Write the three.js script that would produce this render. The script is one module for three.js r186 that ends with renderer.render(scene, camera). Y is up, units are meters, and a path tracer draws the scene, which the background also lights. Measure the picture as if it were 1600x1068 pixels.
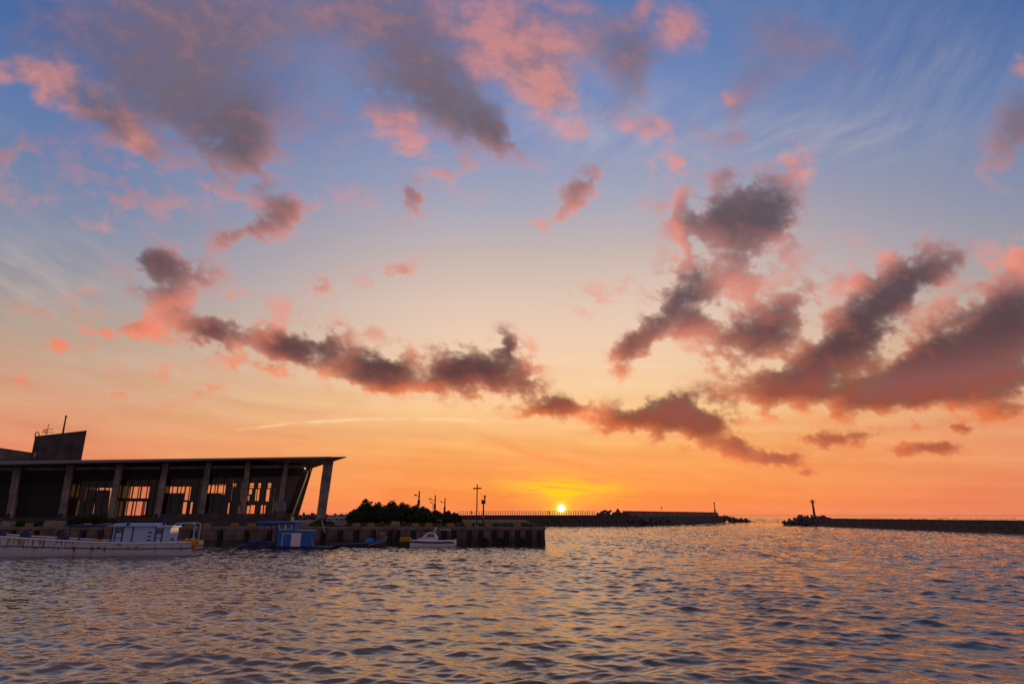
import * as THREE from 'three';
import { mergeGeometries, mergeVertices, toCreasedNormals } from 'three/addons/utils/BufferGeometryUtils.js';
import { RoundedBoxGeometry } from 'three/addons/geometries/RoundedBoxGeometry.js';
import { MarchingCubes } from 'three/addons/objects/MarchingCubes.js';

// ---------------------------------------------------------------- camera
const EYE = 4.2, F = 900, PITCH = Math.atan(271 / F);
const scene = new THREE.Scene();
const camera = new THREE.PerspectiveCamera(2 * Math.atan(534 / F) * 180 / Math.PI, 1600 / 1068, 0.1, 60000);
camera.position.set(0, EYE, 0);
camera.rotation.x = PITCH;
const renderer = new THREE.WebGLRenderer();
renderer.toneMapping = THREE.LinearToneMapping;
renderer.toneMappingExposure = 1;
renderer.shadowMap.enabled = true;

const cp = Math.cos(PITCH), sp = Math.sin(PITCH), lerp = (a, b, t) => a + (b - a) * t;
const clamp = (x, a = 0, b = 1) => Math.min(b, Math.max(a, x));
const sstep = (a, b, x) => { const t = clamp((x - a) / (b - a)); return t * t * (3 - 2 * t); };
const ray = (px, py) => { const vx = (px - 800) / F, vy = (534 - py) / F; return new THREE.Vector3(vx, vy * cp + sp, vy * sp - cp); };
const at = (px, py, Z) => { const d = ray(px, py); return new THREE.Vector3(d.x * Z / -d.z, EYE + d.y * Z / -d.z, -Z); };   // the point at depth Z
const onY = (px, py, Y) => { const d = ray(px, py), t = (Y - EYE) / d.y; return new THREE.Vector3(d.x * t, Y, d.z * t); };      // the point at height Y
const lin = (c) => c.map((v) => { v /= 255; return v <= 0.04045 ? v / 12.92 : ((v + 0.055) / 1.055) ** 2.4; });
let seed = 20240;
const rnd = () => { seed = (seed * 1664525 + 1013904223) >>> 0; return seed / 4294967296; };
const rr = (a, b) => a + (b - a) * rnd();

// ---------------------------------------------------------------- noise
const perm = new Uint8Array(512), GX = new Float32Array(256), GY = new Float32Array(256);
{
  const p = [...Array(256).keys()];
  for (let i = 255; i > 0; i--) { const j = Math.floor(rnd() * (i + 1)); [p[i], p[j]] = [p[j], p[i]]; }
  for (let i = 0; i < 512; i++) perm[i] = p[i & 255];
  for (let i = 0; i < 256; i++) { const a = rnd() * Math.PI * 2; GX[i] = Math.cos(a) * 1.5; GY[i] = Math.sin(a) * 1.5; }
}
function noise(x, y) {
  const xi = Math.floor(x), yi = Math.floor(y), fx = x - xi, fy = y - yi, X = xi & 255, Y = yi & 255;
  const u = fx * fx * fx * (fx * (fx * 6 - 15) + 10), v = fy * fy * fy * (fy * (fy * 6 - 15) + 10);
  const a = perm[perm[X] + Y], b = perm[perm[X + 1] + Y], c = perm[perm[X] + Y + 1], d = perm[perm[X + 1] + Y + 1];
  const n0 = GX[a] * fx + GY[a] * fy, n1 = GX[b] * (fx - 1) + GY[b] * fy, n2 = GX[c] * fx + GY[c] * (fy - 1), n3 = GX[d] * (fx - 1) + GY[d] * (fy - 1);
  return lerp(lerp(n0, n1, u), lerp(n2, n3, u), v);
}
function fbm(x, y, oct, gain = 0.5) {
  let s = 0, a = 1, t = 0;
  for (let i = 0; i < oct; i++) { s += a * noise(x, y); t += a; a *= gain; x = x * 2.03 + 17.3; y = y * 2.03 - 9.1; }
  return s / t * 1.5;
}

// ---------------------------------------------------------------- sky: evening air and clouds, by direction
const SUN = ray(877, 794).normalize(), SUN_AZ = Math.atan2(SUN.x, -SUN.z);
const ramp = (stops) => {
  const t = stops.map(([e, ...c]) => [e, ...lin(c)]);
  return (e, out) => {
    let k = 0; while (k < t.length - 2 && e > t[k + 1][0]) k++;
    const f = clamp((e - t[k][0]) / (t[k + 1][0] - t[k][0]));
    for (let c = 0; c < 3; c++) out[c] = lerp(t[k][c + 1], t[k + 1][c + 1], f);
  };
};
const skySun = ramp([[0, 252, 138, 84], [1.2, 255, 144, 74], [3, 254, 156, 80], [6, 252, 172, 98], [8, 251, 187, 122], [10, 252, 201, 144], [13, 248, 207, 164], [16, 242, 206, 176], [20, 228, 200, 180], [25, 202, 183, 176], [30, 168, 168, 185], [36, 134, 148, 188], [42, 104, 131, 183], [48, 76, 113, 168], [58, 78, 106, 154], [70, 84, 102, 140], [90, 86, 99, 128]]);
const skySide = ramp([[0, 228, 126, 98], [2, 229, 132, 98], [4.8, 230, 145, 107], [7.5, 222, 155, 120], [11, 202, 160, 134], [15, 172, 157, 147], [19, 147, 148, 161], [23, 124, 138, 168], [30, 96, 123, 171], [36, 70, 104, 160], [48, 76, 104, 152], [60, 84, 104, 142], [90, 86, 99, 128]]);
const skyBack = ramp([[0, 126, 110, 120], [6, 130, 113, 124], [14, 124, 117, 132], [26, 122, 124, 146], [45, 112, 121, 146], [60, 100, 111, 140], [90, 86, 98, 126]]);
// each cloud puff: where it stands in the sky (as the photograph's x, y), its half-axes, its turn, how thick it is, how much evening light it takes
const PUFFS = [
  // wide mauve cloud high on the left
  [290, 110, 150, 120, 20, 0.66, 0.05], [250, 30, 170, 60, 0, 0.55, 0.22], [420, 30, 130, 50, 0, 0.42, 0.3], [345, 190, 90, 60, 60, 0.66, 0.03], [385, 215, 40, 65, 0, 0.55, 0.1], [235, 130, 60, 70, 0, 0.35, 0.0], [350, 275, 30, 30, 0, 0.3, 0.3], [460, 130, 70, 60, 0, 0.08, 0.1],
  // pink arm
  [50, 108, 42, 16, 8, 0.7, 1], [100, 125, 45, 30, 30, 0.6, 0.95], [75, 150, 22, 20, 0, 0.5, 1], [135, 160, 50, 26, 45, 0.62, 0.5], [175, 190, 50, 24, 42, 0.68, 0.25], [212, 218, 32, 20, 45, 0.7, 0.75], [240, 250, 24, 18, 30, 0.5, 0.1], [190, 300, 40, 26, -35, 0.4, 0.1], [0, 112, 26, 14, 0, 0.6, 1], [38, 240, 22, 30, 0, 0.25, 0.15], [0, 250, 20, 26, 0, 0.3, 0.12], [100, 215, 60, 18, -25, 0.14, 0.1],
  // dark diagonal and the pink field beside it
  [620, 25, 95, 60, 20, 0.7, 0.25], [650, 95, 70, 55, 45, 0.85, 0.06], [705, 160, 80, 46, 40, 0.95, 0.02], [770, 205, 55, 32, 20, 0.85, 0.05], [600, 130, 50, 55, 0, 0.4, 0.12], [540, 30, 80, 50, 0, 0.36, 0.3], [790, 45, 90, 65, 35, 0.85, 0.95], [835, 105, 62, 48, 50, 0.85, 1], [745, 85, 40, 60, -30, 0.4, 0.9], [862, 150, 28, 34, 0, 0.6, 1], [620, 195, 46, 26, 20, 0.6, 1], [650, 232, 30, 24, 0, 0.4, 0.8],
  [930, 60, 70, 42, 0, 0.5, 0.42], [985, 75, 45, 40, 0, 0.62, 0.15], [1000, 20, 36, 12, -40, 0.6, 0.9], [1065, 45, 36, 34, 20, 0.85, 1], [985, 125, 26, 42, 0, 0.42, 0.2], [1010, 200, 46, 16, 8, 0.55, 0.85], [905, 205, 32, 16, 15, 0.42, 0.9], [880, 10, 50, 24, 0, 0.3, 0.8], [640, 312, 26, 38, 20, 0.6, 0.05], [715, 262, 38, 18, 15, 0.5, 0.4], [905, 298, 42, 18, -52, 0.8, 0.25], [862, 342, 46, 12, -25, 0.5, 0.5],
  // tall group on the right
  [1052, 252, 30, 22, -30, 0.55, 0.95], [1140, 345, 82, 40, 0, 1.15, 0], [1205, 320, 38, 44, 0, 1.0, 0.05], [1062, 330, 16, 38, 0, 0.6, 1], [1120, 282, 30, 15, 0, 0.42, 0.1], [1245, 252, 30, 20, -45, 0.5, 0.9], [1210, 280, 34, 24, 0, 0.4, 0.6], [1155, 180, 30, 60, 10, 0.24, 0.2], [1235, 60, 90, 46, 20, 0.28, 0.2], [1190, 110, 50, 40, 0, 0.25, 0.2], [1146, 155, 16, 16, 0, 0.4, 0.9],
  [1072, 462, 44, 50, 10, 1.1, 0], [1066, 396, 16, 38, 0, 0.55, 1], [1165, 395, 52, 34, 0, 0.75, 0.2], [1150, 445, 44, 44, 40, 0.6, 0.65], [1090, 510, 24, 20, 0, 0.7, 0.5], [1038, 508, 36, 20, -20, 0.8, 0.1], [992, 540, 38, 24, -30, 0.95, 0.08], [966, 580, 14, 22, 0, 0.4, 0.4], [982, 442, 18, 12, -50, 0.3, 0.4],
  [1185, 525, 76, 46, -15, 1.1, 0.03], [1235, 478, 50, 26, -10, 0.8, 0.6], [1140, 570, 60, 20, 10, 0.3, 0.4], [1395, 452, 92, 34, -36, 1.0, 0.06], [1350, 505, 80, 36, -38, 0.95, 0.05], [1455, 425, 52, 20, -25, 0.7, 0.15], [1370, 432, 50, 20, -20, 0.6, 0.9], [1380, 402, 20, 10, -30, 0.4, 0.9], [1290, 565, 90, 32, -28, 0.95, 0.1], [1215, 602, 80, 25, -10, 0.85, 0.2],
  [1500, 545, 120, 50, -28, 1.2, 0.02], [1590, 490, 70, 56, 0, 1.15, 0.08], [1425, 585, 105, 42, -18, 1.05, 0.08], [1340, 616, 140, 27, 0, 0.85, 0.35], [1570, 590, 90, 40, 0, 1.05, 0.1], [1610, 405, 58, 34, -10, 1.1, 1], [1595, 640, 80, 18, 0, 0.5, 0.55], [1500, 620, 80, 24, 0, 0.5, 0.45], [1590, 195, 50, 46, -35, 0.6, 0.08], [1600, 105, 16, 18, 0, 0.5, 0.9], [1500, 362, 16, 20, 0, 0.25, 0.1], [1560, 255, 30, 40, 0, 0.16, 0.1],
  // small low ones on the right
  [1292, 688, 52, 13, 0, 1.15, 0.25], [1355, 680, 30, 6, 0, 0.5, 0.3], [1504, 673, 25, 10, 0, 1.15, 0.25], [1465, 703, 40, 8, 0, 1.1, 0.2], [1405, 704, 28, 8, 0, 0.9, 0.4], [1155, 702, 56, 14, 12, 1.1, 0.25], [1222, 718, 40, 9, 4, 1.1, 0.25], [1265, 732, 17, 6, 0, 0.9, 0.3],
  // the row above the sun
  [1040, 655, 78, 27, 4, 1.4, 0], [1105, 665, 36, 20, 10, 0.95, 0.1], [975, 660, 44, 14, 0, 0.8, 0.4], [1060, 632, 30, 14, -10, 0.6, 0.1], [866, 632, 44, 15, 0, 1.3, 0], [830, 645, 34, 9, -15, 0.6, 0.6], [925, 640, 26, 14, 0, 0.6, 0.65], [760, 588, 66, 36, 0, 1.4, 0], [790, 540, 20, 26, 0, 1.1, 0.05], [705, 585, 46, 26, 0, 0.95, 0.06], [825, 572, 22, 30, 0, 0.5, 0.8], [820, 605, 20, 18, 0, 0.6, 0.3], [612, 578, 46, 27, 0, 1.25, 0.02], [562, 582, 44, 26, 0, 0.95, 0.08], [655, 560, 24, 18, 0, 0.4, 0.9], [590, 600, 60, 12, 0, 0.5, 0.9], [468, 546, 60, 25, 5, 1.35, 0], [520, 540, 20, 20, 0, 0.5, 0.3], [400, 572, 46, 15, 10, 0.65, 1], [430, 520, 36, 22, 0, 0.6, 0.85], [336, 518, 44, 27, 10, 1.25, 0.05], [385, 545, 26, 16, 0, 0.4, 0.8], [520, 572, 22, 18, 0, 0.4, 0.95], [660, 600, 26, 11, 0, 0.45, 0.9],
  // left
  [265, 432, 62, 36, 8, 1.05, 0.03], [250, 405, 40, 20, 0, 0.5, 0.05], [272, 475, 32, 26, 0, 0.8, 0.9], [215, 512, 72, 20, -6, 0.85, 1], [145, 522, 40, 12, 5, 0.5, 1], [86, 537, 24, 9, 4, 0.7, 0.85], [24, 595, 22, 10, 15, 0.6, 0.7], [180, 615, 24, 9, 0, 0.45, 0.6], [300, 505, 26, 12, 0, 0.3, 0.7], [400, 352, 64, 22, -22, 0.85, 0.1], [350, 378, 28, 12, -20, 0.5, 0.1], [452, 328, 26, 24, -20, 0.8, 0.15], [392, 315, 16, 12, 0, 0.3, 0.7], [136, 460, 20, 14, 0, 0.45, 0.3], [215, 368, 20, 14, 20, 0.35, 0.1], [510, 445, 52, 15, -12, 0.42, 0.3], [612, 424, 38, 12, -18, 0.45, 0.3], [370, 462, 20, 9, 0, 0.3, 0.8], [150, 350, 50, 12, 0, 0.14, 0.3],
  // faint scraps between the clouds
  ...[[60, 60, 90, 60], [130, 260, 70, 40], [30, 300, 60, 40], [260, 320, 70, 30], [430, 250, 60, 50], [520, 190, 60, 60], [560, 300, 50, 30], [700, 310, 60, 20], [820, 240, 70, 30], [960, 160, 60, 40], [1110, 210, 60, 50], [1040, 300, 40, 30], [1290, 420, 60, 40], [1260, 540, 50, 30], [1120, 620, 60, 16], [930, 470, 40, 20], [560, 520, 60, 14], [470, 480, 60, 16], [90, 480, 60, 20], [240, 580, 60, 14], [1420, 660, 70, 12], [1180, 650, 60, 12], [700, 540, 50, 14], [1490, 480, 50, 24], [1330, 90, 60, 50], [320, 610, 60, 10]].map(([x, y, a, b], i) => [x, y, a, b, (i * 37) % 40 - 25, y < 330 ? 0.1 : 0.26, y < 330 ? 0.08 : 0.15 + 0.45 * (i % 2)]),
].map(([x, y, a, b, t, w, l]) => ({ x, y, a: a * (y > 490 && x < 1150 ? 1.12 : 1.16), b: b * (y > 490 && x < 1150 ? 1.16 : 1.16), c: Math.cos(t * Math.PI / 180), s: Math.sin(t * Math.PI / 180), w, l, r: 2.03 * Math.max(a, b) }));
const BAND = 24, BANDS = [];   // puffs listed by strips of sky, so that each direction tries only those near it
for (let k = -12; k < 40; k++) BANDS[k + 12] = PUFFS.filter((p) => p.y + p.r > k * BAND - 60 && p.y - p.r < (k + 1) * BAND + 60);
const puffAt = (u, v, list, out) => {
  let D = 0, L = 0;
  for (const p of list) {
    const dx = u - p.x, dy = v - p.y;
    if (dx > p.r || dx < -p.r || dy > p.r || dy < -p.r) continue;
    const q = ((dx * p.c + dy * p.s) / p.a) ** 2 + ((dy * p.c - dx * p.s) / p.b) ** 2;
    if (q < 3) { const g = p.w * Math.exp(-q * 1.25) * (1 - q / 3); D += g; L += g * p.l; }
  }
  out[0] = D; out[1] = L;
};
const litRamp = ramp([[-50, 212, 140, 142], [120, 228, 150, 142], [300, 232, 150, 138], [450, 238, 144, 122], [560, 246, 134, 98], [650, 250, 124, 70], [730, 240, 122, 76], [805, 240, 130, 90]]);
const darkRamp = ramp([[-50, 124, 106, 124], [120, 116, 102, 116], [300, 98, 84, 92], [450, 92, 73, 80], [560, 92, 62, 64], [650, 98, 56, 52], [730, 170, 92, 72], [805, 190, 110, 84]]);
const streakTo = (px, py, pts) => {
  let best = 1e9, along = 0;
  for (let i = 0; i + 1 < pts.length; i++) {
    const [ax, ay] = pts[i], [bx, by] = pts[i + 1], ex = bx - ax, ey = by - ay, t = clamp(((px - ax) * ex + (py - ay) * ey) / (ex * ex + ey * ey));
    const d = Math.hypot(px - ax - t * ex, py - ay - t * ey);
    if (d < best) { best = d; along = (i + t) / (pts.length - 1); }
  }
  return [best, along];
};
// cloud thickness over the part of the sky where those clouds stand
const CS = 1.25, CX = -360, CY = -360, CW = Math.floor(2320 / CS), CH = Math.floor(1165 / CS), thick = new Float32Array(CW * CH), glow = new Float32Array(CW * CH);
{
  const o = [0, 0];
  for (let j = 0; j < CH; j++) for (let i = 0; i < CW; i++) {
    const px = CX + i * CS, py = CY + j * CS, soft = sstep(330, 90, py), hx = px - py * 0.3;
    const list = BANDS[clamp(Math.floor(py / BAND) + 12, 0, 51)];
    const wx = fbm(hx / 90 + 3, py / 80, 2) * 10 + fbm(hx / 30, py / 22 + 31, 5, 0.68) * lerp(12, 9, soft), wy = fbm(hx / 90 + 50, py / 80 + 9, 2) * 8 + fbm(hx / 30 + 77, py / 22, 5, 0.68) * lerp(9, 7, soft);
    puffAt(px + wx, py + wy, list, o);
    if (o[0] < 0.015) continue;
    const n = fbm(hx / 60 + 11, py / 42 + 5, 8, 0.66), k = Math.min(1, o[0] * 2.6);
    const hard = o[0] * 1.22 - 0.36 * k + 0.92 * n * k, mild = o[0] * (1 + 0.85 * n) - 0.06;
    thick[j * CW + i] = Math.max(0, lerp(hard, mild, soft)); glow[j * CW + i] = clamp(o[1] / o[0] * (0.86 + 0.5 * n) + 0.25 * n);
  }
}
const look = (map, px, py) => {
  const x = (px - CX) / CS, y = (py - CY) / CS, i = Math.floor(x), j = Math.floor(y); if (i < 0 || j < 0 || i >= CW - 1 || j >= CH - 1) return 0;
  const u = x - i, v = y - j, q = j * CW + i; return lerp(lerp(map[q], map[q + 1], u), lerp(map[q + CW], map[q + CW + 1], u), v);
};
const W = 4096, H = 2048, skyData = new Float32Array(W * H * 4);
{
  const A = [0, 0, 0], B = [0, 0, 0], C = [0, 0, 0], lit = [0, 0, 0], dark = [0, 0, 0];
  const white = lin([216, 200, 190]), vapour = lin([255, 214, 160]), yellow = [1.05, 0.62, 0.015];
  for (let row = H / 2; row < H; row++) {
    const up = ((row + 0.5) / H - 0.5) * Math.PI, y = Math.sin(up), e = up * 180 / Math.PI, ce = Math.cos(up);
    skySun(e, A); skySide(e, B); skyBack(e, C);
    for (let col = 0; col < W; col++) {
      const rd = ((col + 0.5) / W - 0.5) * 2 * Math.PI, x = Math.cos(rd) * ce, z = Math.sin(rd) * ce;
      let az = Math.atan2(x, -z) - SUN_AZ; az = Math.abs(Math.atan2(Math.sin(az), Math.cos(az))) * 180 / Math.PI;
      const s1 = sstep(6, 50, az), s2 = sstep(42, 140, az);
      let R = lerp(lerp(A[0], B[0], s1), C[0], s2), G = lerp(lerp(A[1], B[1], s1), C[1], s2), Bl = lerp(lerp(A[2], B[2], s1), C[2], s2);
      // thin layered veil low in the sky
      const azs = Math.atan2(x, -z);
      const veil = fbm(azs * 5 + fbm(azs * 9, e * 0.25, 2) * 0.5 + 3, e * 0.9 + azs * 2.4, 4) * sstep(19, 6, e);
      const k = 1 + 0.13 * veil; R *= lerp(1, k, 0.45); G *= k; Bl *= lerp(1, k, 1.2);
      const fwd = y * sp - z * cp, upc = y * cp + z * sp, px = 800 + F * x / fwd, py = 534 - F * upc / fwd;
      const inFrame = fwd > 0.25 ? sstep(330, 120, Math.max(Math.abs(px - 800) - 800, -py, 0)) : 0;
      // the low sun: glow, lit veil above it, disc
      const th = Math.acos(clamp(x * SUN.x + y * SUN.y + z * SUN.z, -1, 1)) * 180 / Math.PI;
      if (th < 16) {
        let g = 0.75 * Math.exp(-((th / 1.25) ** 1.4)) + 0.1 * Math.exp(-((th / 3.0) ** 2));
        const band = Math.exp(-(((px - 885) / 88) ** 2)) * Math.exp(-(((py - 764 - (px - 880) * 0.035) / 17) ** 2)) * clamp(0.75 + 1.3 * fbm(px / 70 + 4, (py - px * 0.06) / 6, 4));
        g = clamp(g + 0.95 * band);
        R = lerp(R, yellow[0], g); G = lerp(G, yellow[1], g); Bl = lerp(Bl, yellow[2], g);
        const hl = Math.exp(-((th / 0.5) ** 2)); R += 0.5 * hl; G += 0.55 * hl; Bl += 0.12 * hl;
        const disc = sstep(0.33, 0.22, th); R += 5 * disc; G += 4.4 * disc; Bl += 3.2 * disc;
      }
      let alpha = 0, lm = 0, dn = 0, yy = py;
      if (inFrame > 0) {
        // fine white cirrus
        const fibre = (c, s, l, w, o) => clamp(0.42 + 0.9 * fbm((px * c + py * s) / l + o, (py * c - px * s) / w + 0.25 * fbm(px / 70 + o, py / 70, 2), 5, 0.6));
        const where = (x, y, a, b) => Math.exp(-(((px - x) / a) ** 2 + ((py - y) / b) ** 2));
        const w1 = where(1450, 120, 150, 120), w2 = where(1270, 212, 190, 40), w3 = where(925, 190, 140, 60), w4 = where(60, 430, 130, 70), w5 = where(240, 575, 160, 40);
        const cw = inFrame * ((w1 > 0.02 ? 0.13 * w1 * fibre(0.5, -0.866, 150, 26, 1) : 0) + (w2 > 0.02 ? 0.24 * w2 * fibre(0.94, -0.34, 120, 20, 5) : 0) + (w3 > 0.02 ? 0.3 * w3 * fibre(0.8, -0.6, 70, 30, 9) : 0) + (w4 > 0.02 ? 0.3 * w4 * fibre(0.88, 0.47, 120, 22, 13) : 0) + (w5 > 0.02 ? 0.22 * w5 * fibre(0.97, 0.24, 140, 20, 17) : 0)); R = lerp(R, white[0], cw); G = lerp(G, white[1], cw); Bl = lerp(Bl, white[2], cw);
        if (py > 600 && py < 760 && px > 330 && px < 960) {
          const [d, t] = streakTo(px, py, [[362, 672], [470, 660], [580, 654], [700, 655], [860, 662]]);
          const gap = clamp(0.75 + 0.8 * fbm(px / 60, 7.7, 3)), s = Math.exp(-((d / (1.6 + 1.2 * t)) ** 2)) * gap * sstep(1, 0.8, t) * sstep(0, 0.03, t) * 0.95;
          R = lerp(R, vapour[0], s); G = lerp(G, vapour[1], s); Bl = lerp(Bl, vapour[2], s);
          const [d2, t2] = streakTo(px, py, [[730, 668], [820, 706], [940, 733]]), q = 0.16 * Math.exp(-((d2 / 6) ** 2)) * Math.sin(t2 * Math.PI);
          G *= 1 - q; Bl *= 1 - q;
        }
        if (py < 800) {
          const soft = sstep(330, 90, py);   // higher clouds are nearer and softer
          // a thin grey veil drifts between the clouds
          const vl = 0.3 * inFrame * sstep(420, 200, py) * clamp(0.1 + fbm(px / 210 + 2, py / 150 + 6, 5, 0.55)) * (px > 1250 ? sstep(1420, 1250, px) : 1);
          R = lerp(R, 0.34, vl); G = lerp(G, 0.31, vl); Bl = lerp(Bl, 0.4, vl);
          dn = look(thick, px, py);
          if (dn > 0.004) {
            alpha = (1 - Math.exp(-dn * lerp(3.3, 2.2, soft))) * inFrame;
            const tx = 877 - px, ty = 794 - py, tl = Math.hypot(tx, ty) + 1; let shade = 0;
            for (let q = 1; q <= 8; q++) shade += look(thick, px + tx / tl * q * 6, py + ty / tl * q * 6);
            const T = Math.exp(-lerp(0.26, 0.36, soft) * shade), thin = Math.exp(-dn * 3.4);
            lm = clamp(0.8 * look(glow, px, py) + lerp(0.86, 0.16, soft) * T * (0.55 + 0.45 * thin) + lerp(0.18, 0.02, soft) * thin - 0.1);
          }
        }
      }
      if (inFrame < 1 && y > 0.02) {   // beyond the photograph's edge the same broken clouds go on
        const cx = x / (y + 0.12), cz = z / (y + 0.12), n = fbm(cx * 1.6 + 20, cz * 1.6, 6), m = fbm(cx * 0.6 - 3, cz * 0.6 + 8, 2);
        const d2 = Math.max(0, n * 0.9 + m * 0.5 + 0.1) * 1.5, a2 = (1 - Math.exp(-d2 * 2.6)) * (1 - inFrame) * sstep(0.02, 0.1, y);
        if (a2 > alpha) { alpha = a2; dn = d2; lm = clamp(0.5 * Math.exp(-d2 * 4) + 0.35 * m + 0.1) * lerp(1, 0.55, s2); }
        if (inFrame <= 0) yy = 805 - e * 17;
      }
      if (alpha > 0.003) {
        litRamp(yy, lit); darkRamp(yy, dark);
        const f = lerp(1, 1.3, s2);
        R = lerp(R, lerp(dark[0], lit[0], lm) * f, alpha); G = lerp(G, lerp(dark[1], lit[1], lm) * f, alpha); Bl = lerp(Bl, lerp(dark[2], lit[2], lm) * f, alpha);
      }
      const i = (row * W + col) * 4;
      skyData[i] = R; skyData[i + 1] = G; skyData[i + 2] = Bl; skyData[i + 3] = 1;
    }
  }
  // close to the horizon long paths of lit air lie before the clouds: they never get quite dark there
  const usual = [0, 1, 2].map((c) => { const v = []; for (let row = H / 2 + Math.ceil(H * 10 / 180); row < H / 2 + H * 20 / 180; row += 3) for (let col = 0; col < W; col += 7) v.push(skyData[(row * W + col) * 4 + c]); v.sort((a, b) => a - b); return v[v.length >> 1]; });
  const least = 0.63 * (usual[0] + usual[1] + usual[2]) / 3;
  for (let row = H / 2; row < H / 2 + H * 15 / 180; row++) for (let col = 0; col < W; col++) {
    const i = (row * W + col) * 4, m = (skyData[i] + skyData[i + 1] + skyData[i + 2]) / 3, f = m < least ? (least / m) ** sstep(14.5, 10.2, ((row + 0.5) / H - 0.5) * 180) : 1;
    if (f > 1) { skyData[i] *= f ** 1.12; skyData[i + 1] *= f ** 0.92; skyData[i + 2] *= f ** 0.8; }
  }
  for (let i = 0; i < W * H * 2; i += 4) { skyData[i] = 0.1; skyData[i + 1] = 0.08; skyData[i + 2] = 0.09; skyData[i + 3] = 1; }
}
const skyTexture = new THREE.DataTexture(skyData, W, H, THREE.RGBAFormat, THREE.FloatType);
skyTexture.mapping = THREE.EquirectangularReflectionMapping;
skyTexture.magFilter = THREE.LinearFilter;
skyTexture.needsUpdate = true;
scene.background = skyTexture;
scene.environment = skyTexture;

// ---------------------------------------------------------------- the setting sun
const sun = new THREE.DirectionalLight(new THREE.Color(1, 0.52, 0.22), 1.0);
sun.position.copy(SUN).multiplyScalar(500);
sun.castShadow = true;
sun.shadow.radius = 1.2;
Object.assign(sun.shadow.camera, { left: -220, right: 220, top: 120, bottom: -60, near: 10, far: 900 });
sun.shadow.mapSize.set(4096, 4096);
scene.add(sun, sun.target);

// ---------------------------------------------------------------- helpers for things
const taken = new Map();
const numbered = (name) => { const n = taken.get(name) ?? 0; taken.set(name, n + 1); return n ? `${name}_${String(n).padStart(3, '0')}` : name; };
function thing(name, label, category, base = new THREE.Vector3(), group) {
  const g = new THREE.Group(); g.name = numbered(name); g.position.copy(base);
  g.userData = { label, category }; if (group) g.userData.group = group;
  scene.add(g); return g;
}
const origin = (o) => { const v = new THREE.Vector3(); for (let p = o; p && p !== scene; p = p.parent) v.add(p.position); return v; };
function part(parent, name, geometry, material, label) {   // geometry given in world metres
  const o = origin(parent), m = new THREE.Mesh(geometry.translate(-o.x, -o.y, -o.z), material);
  m.name = name; if (label) m.userData.label = label; parent.add(m); return m;
}
function setting(name, geometry, material, label, category) {
  const m = new THREE.Mesh(geometry, material); m.name = numbered(name);
  m.userData = { kind: 'structure', label, category }; scene.add(m); return m;
}
const V = (x, y, z) => new THREE.Vector3(x, y, z);

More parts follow.
